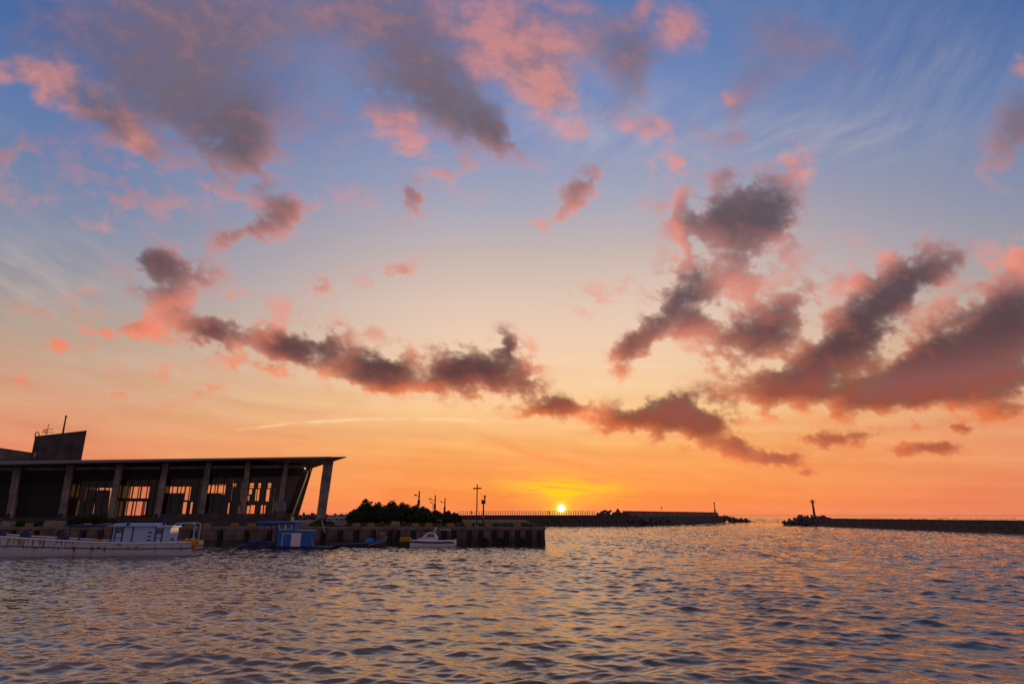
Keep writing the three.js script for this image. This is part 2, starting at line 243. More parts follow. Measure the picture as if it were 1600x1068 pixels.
// ---------------------------------------------------------------- water: wind waves in a sheet that reaches the horizon
{
  const waves = [], swell = [];
  for (let i = 0; i < 110; i++) {
    const L = 0.24 * Math.pow(3.4 / 0.24, (i + rnd()) / 110), k = 2 * Math.PI / L, a = (rnd() + rnd() + rnd() - 1.5) * 1.1 + 0.2 + Math.PI / 2;
    const steep = L > 1.9 ? 0.02 : L > 0.6 ? 0.027 : 0.022;
    waves.push({ kx: k * Math.cos(a), kz: k * Math.sin(a), A: steep / k, p: rnd() * 6.283, dx: Math.cos(a), dz: Math.sin(a), k });
  }
  for (let i = 0; i < 26; i++) {   // the open sea outside the breakwaters
    const L = 9 * Math.pow(2.6, (i + rnd()) / 26), k = 2 * Math.PI / L, a = (rnd() + rnd() - 1) * 0.9 + Math.PI / 2;
    swell.push({ kx: k * Math.cos(a), kz: k * Math.sin(a), A: 0.03 / k, p: rnd() * 6.283, dx: Math.cos(a), dz: Math.sin(a), k });
  }
  const radii = [];
  for (let r = 8; r < 260; r *= 1.0031) radii.push(r);
  for (let r = 260; r < 2500; r *= 1.0085) radii.push(r);
  for (let r = 2500; r < 45000; r *= 1.05) radii.push(r);
  const cols = 780, spread = 49 * Math.PI / 180, n = radii.length, pos = new Float32Array(n * (cols + 1) * 3), nor = new Float32Array(pos.length), uv = new Float32Array(n * (cols + 1) * 2), CH = 0.8;
  for (let i = 0, q = 0; i < n; i++) for (let j = 0; j <= cols; j++, q++) {
    const a = (j / cols * 2 - 1) * spread, r = radii[i], x = r * Math.sin(a), z = -r * Math.cos(a);
    let X = x, Y = 0, Z = z, nx = 0, nz = 0, ny = 1;
    // gusts: patches of livelier and calmer water
    const gust = r < 900 ? 1 + 0.4 * fbm(x / 14 + 5, z / 22, 3) : 1, out = sstep(300, 420, -z + (x > 150 ? 150 : 0));
    const run = (w, g) => {
      const f = w.kx * x + w.kz * z + w.p, c = Math.cos(f) * w.A * g, s = Math.sin(f) * w.A * g;
      Y += c; X -= CH * w.dx * s; Z -= CH * w.dz * s; nx += w.kx * s; nz += w.kz * s; ny -= CH * w.k * c;
    };
    if (r < 700) for (const w of waves) run(w, gust);
    if (out > 0) for (const w of swell) run(w, out * sstep(3200, 900, r));
    ny = Math.max(ny, 0.35);
    const l = Math.hypot(nx, ny, nz);
    pos.set([X, Y, Z], q * 3); nor.set([nx / l, ny / l, nz / l], q * 3); uv.set([x / 3.1, z / 3.1], q * 2);
  }
  const idx = new Uint32Array((n - 1) * cols * 6);
  for (let i = 0, k = 0; i + 1 < n; i++) for (let j = 0; j < cols; j++) {
    const a = i * (cols + 1) + j, b = a + 1, c = a + cols + 1, d = c + 1;
    idx.set([a, b, c, b, d, c], k); k += 6;
  }
  const g = new THREE.BufferGeometry();
  g.setAttribute('position', new THREE.BufferAttribute(pos, 3)); g.setAttribute('normal', new THREE.BufferAttribute(nor, 3)); g.setAttribute('uv', new THREE.BufferAttribute(uv, 2));
  g.setIndex(new THREE.BufferAttribute(idx, 1));
  // fine ripples: a tile of short waves whose lengths divide the tile
  const S = 512, tile = new Uint8Array(S * S * 4), rip = [];
  for (let i = 0; i < 70; i++) {
    const m = 8 + rnd() * 46, a = (rnd() + rnd() - 1) * 1.5 + Math.PI / 2 + 0.2;
    rip.push([Math.round(m * Math.cos(a)), Math.round(m * Math.sin(a)), rnd() * 6.283, 1 / m]);
  }
  const h = new Float32Array(S * S);
  for (let y = 0; y < S; y++) for (let x = 0; x < S; x++) { let v = 0; for (const [a, b, p, w] of rip) v += w * Math.cos((a * x + b * y) / S * 2 * Math.PI + p); h[y * S + x] = v; }
  const top = h.reduce((a, b) => Math.max(a, Math.abs(b)), 0);
  for (let i = 0; i < S * S; i++) { const v = 127.5 + 127.5 * h[i] / top; tile.set([v, v, v, 255], i * 4); }
  const ripples = new THREE.DataTexture(tile, S, S); ripples.wrapS = ripples.wrapT = THREE.RepeatWrapping; ripples.magFilter = THREE.LinearFilter; ripples.needsUpdate = true;
  const water = new THREE.MeshPhysicalMaterial({ color: new THREE.Color(0.05, 0.046, 0.026), roughness: 0.04, ior: 2.1, specularColor: new THREE.Color(0.72, 0.5, 0.27), clearcoat: 0.55, clearcoatRoughness: 0.02, bumpMap: ripples, bumpScale: 0.012 });
  setting('water', g, water, 'choppy harbour water reflecting the orange evening sky', 'water');
}

// ---------------------------------------------------------------- materials
function grain(S, scale, f) {   // a tile of grey values that repeats without a seam
  const d = new Uint8Array(S * S * 4);
  for (let y = 0; y < S; y++) for (let x = 0; x < S; x++) {
    const u = x / S, v = y / S, n = (a, b) => f(a * scale, b * scale);
    const w = n(u, v) * (1 - u) * (1 - v) + n(u - 1, v) * u * (1 - v) + n(u, v - 1) * (1 - u) * v + n(u - 1, v - 1) * u * v;
    const g = clamp(w) * 255; d.set([g, g, g, 255], (y * S + x) * 4);
  }
  const t = new THREE.DataTexture(d, S, S); t.wrapS = t.wrapT = THREE.RepeatWrapping; t.magFilter = THREE.LinearFilter; t.needsUpdate = true; return t;
}
const rough = grain(256, 9, (x, y) => 0.5 + 0.55 * fbm(x, y, 5, 0.62));
const stains = (() => { const t = grain(256, 5, (x, y) => 0.74 + 0.26 * fbm(x, y * 0.5, 4) + 0.16 * fbm(x * 5, y * 0.9, 3)); t.colorSpace = THREE.SRGBColorSpace; return t; })();
const M = (r, g, b, roughness = 0.85, more = {}) => new THREE.MeshStandardMaterial({ color: new THREE.Color(r, g, b), roughness, ...more });
const old = (r, g, b, roughness = 0.9, bumpScale = 0.02) => M(r, g, b, roughness, { map: stains, bumpMap: rough, bumpScale });
const mat = {
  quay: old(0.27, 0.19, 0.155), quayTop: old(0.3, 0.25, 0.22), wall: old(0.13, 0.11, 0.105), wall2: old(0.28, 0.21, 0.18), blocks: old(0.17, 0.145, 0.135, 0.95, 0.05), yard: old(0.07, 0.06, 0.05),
  rubber: M(0.012, 0.011, 0.011, 0.8), steel: M(0.06, 0.055, 0.055, 0.5, { metalness: 0.6 }), iron: M(0.03, 0.026, 0.025, 0.6), rust: old(0.12, 0.05, 0.025),
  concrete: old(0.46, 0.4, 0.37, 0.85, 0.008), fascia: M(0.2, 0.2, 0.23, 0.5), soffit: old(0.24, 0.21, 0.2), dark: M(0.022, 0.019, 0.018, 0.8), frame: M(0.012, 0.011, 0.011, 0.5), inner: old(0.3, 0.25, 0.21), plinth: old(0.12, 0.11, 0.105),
  white: M(0.72, 0.73, 0.78, 0.45), offWhite: M(0.36, 0.36, 0.38, 0.6), paleBlue: M(0.36, 0.52, 0.76, 0.5), blue: M(0.006, 0.12, 0.44, 0.45), deepBlue: M(0.008, 0.02, 0.14, 0.5), yellow: M(0.55, 0.27, 0.012, 0.7), black: M(0.01, 0.01, 0.01, 0.6), red: M(0.3, 0.02, 0.015, 0.6), wood: old(0.16, 0.09, 0.05),
  leaf: M(0.035, 0.05, 0.018, 0.8), grass: M(0.07, 0.075, 0.02, 0.9), bark: M(0.06, 0.04, 0.03, 0.95),
  pane: new THREE.MeshPhysicalMaterial({ color: new THREE.Color(0.84, 0.76, 0.66), roughness: 0.02, transmission: 1, thickness: 0, ior: 1.45 }),
  windscreen: new THREE.MeshPhysicalMaterial({ color: new THREE.Color(0.1, 0.11, 0.12), roughness: 0.05, ior: 1.5, clearcoat: 0.5 }),
};

// ---------------------------------------------------------------- geometry helpers, all in metres
function metreUV(g, s = 0.2) {   // uv by the side a face looks to, in metres
  const q = g.index ? g.toNonIndexed() : g, p = q.attributes.position, n = q.attributes.normal, uv = new Float32Array(p.count * 2);
  for (let i = 0; i < p.count; i++) {
    const ax = Math.abs(n.getX(i)), ay = Math.abs(n.getY(i)), az = Math.abs(n.getZ(i)), x = p.getX(i), y = p.getY(i), z = p.getZ(i);
    if (ay > ax && ay > az) uv.set([x * s, z * s], i * 2); else if (ax > az) uv.set([z * s, y * s], i * 2); else uv.set([x * s, y * s], i * 2);
  }
  q.setAttribute('uv', new THREE.BufferAttribute(uv, 2)); return q;
}
const box = (x0, x1, y0, y1, z0, z1) => metreUV(new THREE.BoxGeometry(Math.abs(x1 - x0), Math.abs(y1 - y0), Math.abs(z1 - z0)).translate((x0 + x1) / 2, (y0 + y1) / 2, (z0 + z1) / 2));
const rbox = (x0, x1, y0, y1, z0, z1, r = 0.05) => metreUV(new RoundedBoxGeometry(Math.abs(x1 - x0), Math.abs(y1 - y0), Math.abs(z1 - z0), 2, r).translate((x0 + x1) / 2, (y0 + y1) / 2, (z0 + z1) / 2));
function bar(a, b, r0, r1 = r0, seg = 8) {
  const d = b.clone().sub(a), g = new THREE.CylinderGeometry(r1, r0, d.length(), seg);
  g.applyQuaternion(new THREE.Quaternion().setFromUnitVectors(V(0, 1, 0), d.clone().normalize())); g.translate(...a.clone().add(b).multiplyScalar(0.5).toArray()); return g.toNonIndexed();
}
function beam(a, b, w, h = w) {   // a straight square-edged member from a to b: w across, h deep
  const d = b.clone().sub(a), L = d.length(), y = d.clone().normalize(), side = Math.abs(y.y) > 0.9 ? V(1, 0, 0) : V(0, 1, 0), z = side.clone().cross(y).normalize(), x = y.clone().cross(z).normalize();
  const g = new THREE.BoxGeometry(w, L, h); g.applyMatrix4(new THREE.Matrix4().makeBasis(x, y, z)); g.translate(...a.clone().add(b).multiplyScalar(0.5).toArray()); return metreUV(g);
}
function hexa(a, b) {   // a solid between two outlines of the same number of points, listed anticlockwise seen from b's side
  const n = a.length, pos = [], tri = (p, q, r) => pos.push(...p.toArray(), ...q.toArray(), ...r.toArray());
  for (let i = 1; i + 1 < n; i++) { tri(a[0], a[i + 1], a[i]); tri(b[0], b[i], b[i + 1]); }
  for (let i = 0; i < n; i++) { const j = (i + 1) % n; tri(a[i], a[j], b[j]); tri(a[i], b[j], b[i]); }
  const g = new THREE.BufferGeometry(); g.setAttribute('position', new THREE.Float32BufferAttribute(pos, 3)); g.computeVertexNormals(); return metreUV(g);
}
const join = (...gs) => mergeGeometries(gs.flat().map((g) => { const q = g.index ? g.toNonIndexed() : g; for (const k of Object.keys(q.attributes)) if (!['position', 'normal', 'uv'].includes(k)) q.deleteAttribute(k); return q; }));

// ---------------------------------------------------------------- quay
const QZ = 88.1, QT = 2.58, QX = at(852, 851, QZ).x;
{
  const quay = thing('concrete_quay', 'long dark concrete quay wall with black fender slots along the harbour', 'quay');
  quay.userData.kind = 'structure';
  part(quay, 'quay_body', box(-135, QX, -3, QT - 0.42, -QZ - 0.35, -246), mat.quay);
  part(quay, 'quay_cope', rbox(-135, QX + 0.12, QT - 0.42, QT, -QZ - 0.1, -QZ - 2.2, 0.04), mat.quayTop);
  part(quay, 'yard_surface', box(-135, QX, QT - 0.419, QT - 0.03, -QZ - 2.204, -246), mat.yard);
  part(quay, 'quay_ledge', box(-135, QX + 0.04, -2, 0.72, -QZ - 0.02, -QZ - 0.349), mat.wall);
  // facing slabs between the fenders: each a block of its own
  const posts = [18, 55, 92, 128, 156, 190, 226, 262, 300, 343, 384, 420, 458, 504, 531, 556, 583, 609, 621, 645, 666, 694, 709, 733, 751, 772, 791, 809, 826, 843].map((px) => at(px, 838, QZ).x);
  posts.forEach((x, i) => {
    part(quay, 'fender', rbox(x - 0.24, x + 0.24, 0.1, QT - 0.5, -QZ + 0.3, -QZ - 0.36, 0.06), mat.rubber);
    const next = posts[i + 1] ?? QX - 0.1;
    if (next - x > 1) part(quay, 'facing_slab', rbox(x + 0.34, next - 0.34, 0.74 + 0.02 * (i % 3), QT - 0.45, -QZ - 0.1 - 0.025 * (i % 4), -QZ - 0.36, 0.03), i % 3 ? mat.quay : mat.wall2);
  });
  // dark openings low in the face at the end of the quay
  for (const px of [757, 781, 815]) { const x = at(px, 845, QZ).x; part(quay, 'tyre_fender', new THREE.TorusGeometry(0.42, 0.17, 8, 18).translate(x, 0.62, -QZ + 0.2), mat.rubber); }
}
// striped kerb blocks along the edge
{
  const stripes = (() => {
    const c = document.createElement('canvas'); c.width = 128; c.height = 64; const g = c.getContext('2d');
    g.fillStyle = '#cfa65a'; g.fillRect(0, 0, 128, 64); g.fillStyle = '#17130f';
    for (let k = -2; k < 4; k++) { g.beginPath(); g.moveTo(k * 43, 0); g.lineTo(k * 43 + 23, 0); g.lineTo(k * 43 + 73, 64); g.lineTo(k * 43 + 50, 64); g.fill(); }
    g.globalAlpha = 0.35; g.fillStyle = '#4a4038'; let s = 7; for (let k = 0; k < 90; k++) { s = (s * 16807) % 2147483647; const x = s % 128, y = (s >> 8) % 64; g.fillRect(x, y, 1 + s % 5, 1 + (s >> 4) % 3); }
    const t = new THREE.CanvasTexture(c); t.colorSpace = THREE.SRGBColorSpace; return t;
  })();
  const striped = M(1, 1, 1, 0.75, { map: stripes }), shape = new RoundedBoxGeometry(1.0, 0.55, 0.4, 2, 0.05);
  [[45, -1], [82, 1], [137, 1], [168, 1], [219, 1], [247, 1], [295, 1], [322.6, 1], [366, 1], [393, 1], [460, 1], [556.4, 1], [579, 1], [615, 1], [649, 1], [670, -1], [704, 1], [731.5, -1], [763, 1], [809, -1]].forEach(([px, turn]) => {
    const b = new THREE.Mesh(shape, striped); b.name = numbered('kerb_block'); b.position.set(at(px, 820, QZ + 0.6).x, QT + 0.272, -QZ - 0.6); b.rotation.y = turn > 0 ? 0 : Math.PI;
    b.userData = { label: 'yellow and black striped kerb block on the edge of the quay', category: 'kerb block', group: 'striped kerb blocks along the quay edge' }; scene.add(b);
  });
  for (const [px, s] of [[597, 1], [630, 1], [686, 1.5], [858 - 70, 1]]) {
    const b = thing('mooring_bollard', s > 1 ? 'large round-headed iron bollard on the quay behind the white motorboat' : 'small black iron mooring bollard on the quay edge', 'bollard', V(at(px, 821, QZ + 0.7).x, QT, -QZ - 0.7), s > 1 ? undefined : 'small bollards on the quay');
    const p = b.position;
    part(b, 'post', new THREE.LatheGeometry([[0.3, 0], [0.28, 0.08], [0.17, 0.14], [0.16, 0.42], [0.2, 0.46]].map(([r, y]) => new THREE.Vector2(r * s, y * s)), 16).translate(p.x, p.y, p.z), mat.iron);
    part(b, 'head', new THREE.SphereGeometry(0.28 * s, 16, 10).scale(1, 0.6, 1).translate(p.x, p.y + 0.55 * s, p.z), mat.iron);
  }
}

// ---------------------------------------------------------------- breakwaters
const BZ = 248, bend = V(52, 0, -248), headA = V(131, 0, -370);
const wallAlong = (a, b, y0, y1, w0, w1 = w0) => {   // a wall from a to b whose harbour side follows the line a-b, w0 wide at the foot
  const d = b.clone().sub(a).setY(0).normalize(), n = V(-d.z, 0, d.x).multiplyScalar(d.x * -1 < 0 ? -1 : 1), back = n.z < 0 ? n : n.clone().negate(), batter = (w0 - w1) / 2;
  const f = (p, y, t) => V(p.x + back.x * t, y, p.z + back.z * t);
  return hexa([f(a, y0, 0), f(b, y0, 0), f(b, y0, w0), f(a, y0, w0)].reverse(), [f(a, y1, batter), f(b, y1, batter), f(b, y1, w0 - batter), f(a, y1, w0 - batter)].reverse());
};
{
  const bw = thing('outer_breakwater', 'long dark breakwater wall with a raised parapet running out under the sun', 'breakwater', V(0, 0, -BZ));
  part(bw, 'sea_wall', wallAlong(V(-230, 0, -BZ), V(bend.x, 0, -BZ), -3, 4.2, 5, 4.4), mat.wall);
  part(bw, 'foot_ledge', wallAlong(V(6, 0, -BZ + 3), V(bend.x, 0, -BZ + 3), -3, 1.2, 2.98), mat.blocks);
  part(bw, 'outer_arm', wallAlong(bend, headA, -3, 3.9, 9, 8), mat.wall);
  part(bw, 'arm_ledge', wallAlong(bend.clone().add(V(-1.6, 0, 2)), headA.clone().add(V(-2, 0, 1)), -3, 1.15, 2.5), mat.blocks);
  const p0 = at(984, 800, 250), p1 = at(1120, 800, 352);
  const a = V(p0.x + 1, 0, -253), b = V(at(1123, 800, 358).x, 0, -358);
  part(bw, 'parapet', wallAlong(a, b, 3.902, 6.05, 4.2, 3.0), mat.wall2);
  for (let k = 1; k < 9; k++) { const q = a.clone().lerp(b, k / 9); part(bw, 'parapet_joint', beam(V(q.x - 0.1, 3.95, q.z + 0.12), V(q.x + 0.42, 6.06, q.z - 0.2), 0.16, 0.1), mat.dark); }
  // coping of the sea wall, slab by slab
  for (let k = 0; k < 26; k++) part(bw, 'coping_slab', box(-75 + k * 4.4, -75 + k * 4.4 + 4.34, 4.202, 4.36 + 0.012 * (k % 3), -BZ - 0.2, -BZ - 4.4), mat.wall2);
  // railing
  const rail = thing('breakwater_railing', 'open post railing along the top of the outer breakwater', 'railing', V(0, 4.36, -BZ - 0.8));
  const x0 = at(716, 800, BZ + 0.8).x, x1 = at(929, 800, BZ + 0.8).x, n = 58;
  for (let k = 0; k <= n; k++) { const x = lerp(x0, x1, k / n) + (k % 5 === 2 ? 0.12 : 0); part(rail, 'post', box(x - 0.1, x + 0.1, 4.36, 5.86 + 0.08 * ((k * 7) % 3), -BZ - 0.7, -BZ - 0.9), mat.iron); }
  for (const y of [5.78, 5.1]) part(rail, 'rail', bar(V(x0, y, -BZ - 0.8), V(x1, y, -BZ - 0.8), y > 5.5 ? 0.05 : 0.03), mat.iron);
}
{
  const T = at(1232, 819.9, 276);
  const bw = thing('inner_breakwater', 'low dark breakwater reaching into the harbour from the right hand shore', 'breakwater', V(127, 0, -200));
  const a = V(128.5, 0, -262), b = V(118, 0, -92);
  const side = (p, y, t) => V(p.x + t, y, p.z);
  part(bw, 'wall', hexa([side(b, -3, 0), side(a, -3, 0), side(a, -3, 8), side(b, -3, 8)].reverse(), [side(b, 2.78, 0.3), side(a, 2.78, 0.3), side(a, 2.78, 7.7), side(b, 2.78, 7.7)].reverse()), mat.wall);
  part(bw, 'footing', hexa([side(b, -3, -0.8), side(a, -3, -0.8), side(a, -3, -0.002), side(b, -3, -0.002)].reverse(), [side(b, 0.85, -0.7), side(a, 0.85, -0.7), side(a, 0.85, -0.002), side(b, 0.85, -0.002)].reverse()), mat.blocks);
  for (let k = 0; k < 26; k++) {   // capping slabs
    const p = a.clone().lerp(b, k / 26), q = a.clone().lerp(b, (k + 0.985) / 26), h = 2.98 + 0.015 * ((k * 5) % 4);
    part(bw, 'capping_slab', hexa([side(q, 2.782, 0.2), side(p, 2.782, 0.2), side(p, 2.782, 7.8), side(q, 2.782, 7.8)].reverse(), [side(q, h, 0.2), side(p, h, 0.2), side(p, h, 7.8), side(q, h, 7.8)].reverse()), mat.wall);
  }
}
// tetrapods
{
  const legs = [V(0, 1, 0), V(0.943, -0.333, 0), V(-0.471, -0.333, 0.816), V(-0.471, -0.333, -0.816)];
  const shape = join(legs.map((d) => bar(V(0, 0, 0), d.clone().multiplyScalar(1.55), 0.62, 0.4, 9)).concat(legs.map((d) => bar(d.clone().multiplyScalar(1.55), d.clone().multiplyScalar(1.64), 0.4, 0.31, 9)), [new THREE.SphereGeometry(0.7, 10, 8)]));
  const proto = new THREE.Mesh(metreUV(shape, 0.4), mat.blocks);
  let q = new THREE.Quaternion(), e = new THREE.Euler();
  const put = (x, y, z, s, label, group) => {
    const t = proto.clone(); t.name = numbered('tetrapod'); t.position.set(x, y, z); e.set(rr(0, 6.28), rr(0, 6.28), rr(0, 6.28)); t.quaternion.setFromEuler(e); t.scale.setScalar(s);
    t.userData = { label, category: 'tetrapod', group }; scene.add(t);
  };
  // [photo x, photo y of the middle, depth, size]
  for (const [px, py, Z, s] of [[934, 804, 251, 1], [938, 801.6, 253, 1.05], [943, 801, 252, 1.1], [946, 804, 250, 1.2], [950, 799.6, 254, 1.25], [952, 803.5, 251, 1.2], [958, 803.5, 252, 1.1], [964, 800, 255, 1.3], [968, 800.4, 253, 1.2], [962, 804, 251, 1.2], [970, 804, 251, 1.1], [974, 803, 253, 0.9], [979, 803.5, 252, 0.9]]) { const p = at(px, py, Z); put(p.x, p.y - 0.35, p.z, s * 0.86, 'concrete tetrapod heaped on the outer breakwater beside the parapet', 'tetrapods beside the parapet'); }
  for (const [px, py, Z, s] of [[988, 813, 247, 1], [996, 814, 246, 1.2], [1004, 811.5, 248, 1.2], [1010, 814, 249, 1.1], [1016, 812, 252, 1.3], [1024, 813.5, 256, 1.1], [1034, 813, 264, 1.1], [1046, 812.5, 272, 1.2]]) { const p = at(px, py, Z); put(p.x, Math.max(p.y, 0.9), p.z, s, 'pale concrete tetrapod lying at the foot of the parapet wall', 'tetrapods at the foot of the parapet'); }
  for (let k = 0; k < 30; k++) {
    const t = k / 29, px = lerp(1130, 1171, t) + rr(-2, 2), top = lerp(3.5, 0.4, Math.pow(t, 1.15)), p = at(px, 812, 371 + t * 16 + rr(-4, 4));
    put(p.x, Math.max(0.3, top - rr(0, 1) * Math.min(2.4, top)), p.z, rr(0.9, 1.25), 'concrete tetrapod at the seaward tip of the outer breakwater', 'tetrapods at the tip of the outer breakwater');
  }
  for (let k = 0; k < 44; k++) {
    const t = (k % 22) / 21, px = lerp(1229, 1292, t) + rr(-1.5, 1.5), top = t < 0.25 ? lerp(0.4, 2.3, t / 0.25) : lerp(2.7, 3.3, t), Z = 272 - t * 16 + rr(-4, 5) + (k > 21 ? 5 : 0), p = at(px, 815, Z);
    put(p.x, k < 22 ? Math.max(0.4, top - rr(0.8, 2.6)) : Math.max(0.5, top - rr(0, 0.9)), p.z, rr(0.85, 1.15), 'concrete tetrapod heaped round the foot of the harbour beacon', 'tetrapods round the beacon');
  }
  // the sea wall behind the car park is faced with the same blocks
  for (let k = 0; k < 70; k++) { const x = lerp(-100, -60, (k % 35) / 34) + rr(-0.5, 0.5); put(x, (k < 35 ? 3.5 : 2.9) + rr(-0.2, 0.35), -BZ + (k < 35 ? 0.6 : 1.9) + rr(-0.4, 0.4), rr(0.8, 1.05), 'concrete tetrapod piled against the sea wall behind the parked vehicles', 'tetrapods along the sea wall'); }
}
// beacons
{
  const base = at(1273, 806, 258); base.y = 2.4;
  const b = thing('harbour_beacon', 'slim dark beacon tower with a railed gallery above the tetrapods', 'beacon', base);
  const up = (y) => V(base.x, base.y + y, base.z);
  part(b, 'tower', bar(up(0), up(7.2), 0.55, 0.36, 14), mat.iron);
  part(b, 'gallery', new THREE.CylinderGeometry(1.0, 0.75, 0.25, 16).translate(base.x, base.y + 7.1, base.z), mat.iron);
  for (let k = 0; k < 8; k++) { const a = k / 8 * Math.PI * 2; part(b, 'gallery_post', bar(up(7.2).add(V(Math.cos(a) * 0.95, 0, Math.sin(a) * 0.95)), up(8.15).add(V(Math.cos(a) * 1.15, 0, Math.sin(a) * 1.15)), 0.05), mat.iron); }
  part(b, 'gallery_rail', new THREE.TorusGeometry(1.12, 0.05, 6, 20).rotateX(Math.PI / 2).translate(base.x, base.y + 8.0, base.z), mat.iron);
  const l = part(b, 'lantern', new THREE.LatheGeometry([[0.34, 0], [0.34, 0.7], [0.42, 0.74], [0.2, 1.0], [0.05, 1.1], [0.04, 1.7], [0, 1.7]].map(([r, y]) => new THREE.Vector2(r, y)), 12).translate(base.x, base.y + 7.2, base.z), mat.iron);
  const c = at(1117.5, 800, 356); c.y = 6.0;
  const d = thing('parapet_beacon', 'small dark light column standing on the end of the parapet', 'beacon', c), u = (y) => V(c.x, c.y + y, c.z);
  part(d, 'column', bar(u(0), u(1.6), 0.5, 0.45, 10), mat.iron); part(d, 'mast', bar(u(1.6), u(5), 0.28, 0.24, 10), mat.iron); part(d, 'lantern', new THREE.LatheGeometry([[0.3, 0], [0.45, 0.1], [0.45, 0.55], [0.2, 0.8], [0, 0.85]].map(([r, y]) => new THREE.Vector2(r, y)), 10).translate(c.x, c.y + 4.9, c.z), mat.iron);
  const f = at(1032.5, 799, 285); f.y = 6.0;
  const g = thing('parapet_lamp', 'thin lamp post with a small square head on the parapet', 'lamp post', f);
  part(g, 'post', bar(V(f.x, f.y, f.z), V(f.x + 0.5, f.y + 1.5, f.z), 0.06), mat.iron); part(g, 'lamp_head', rbox(f.x + 0.2, f.x + 0.85, f.y + 1.4, f.y + 1.95, f.z - 0.2, f.z + 0.2, 0.06), mat.iron);
}

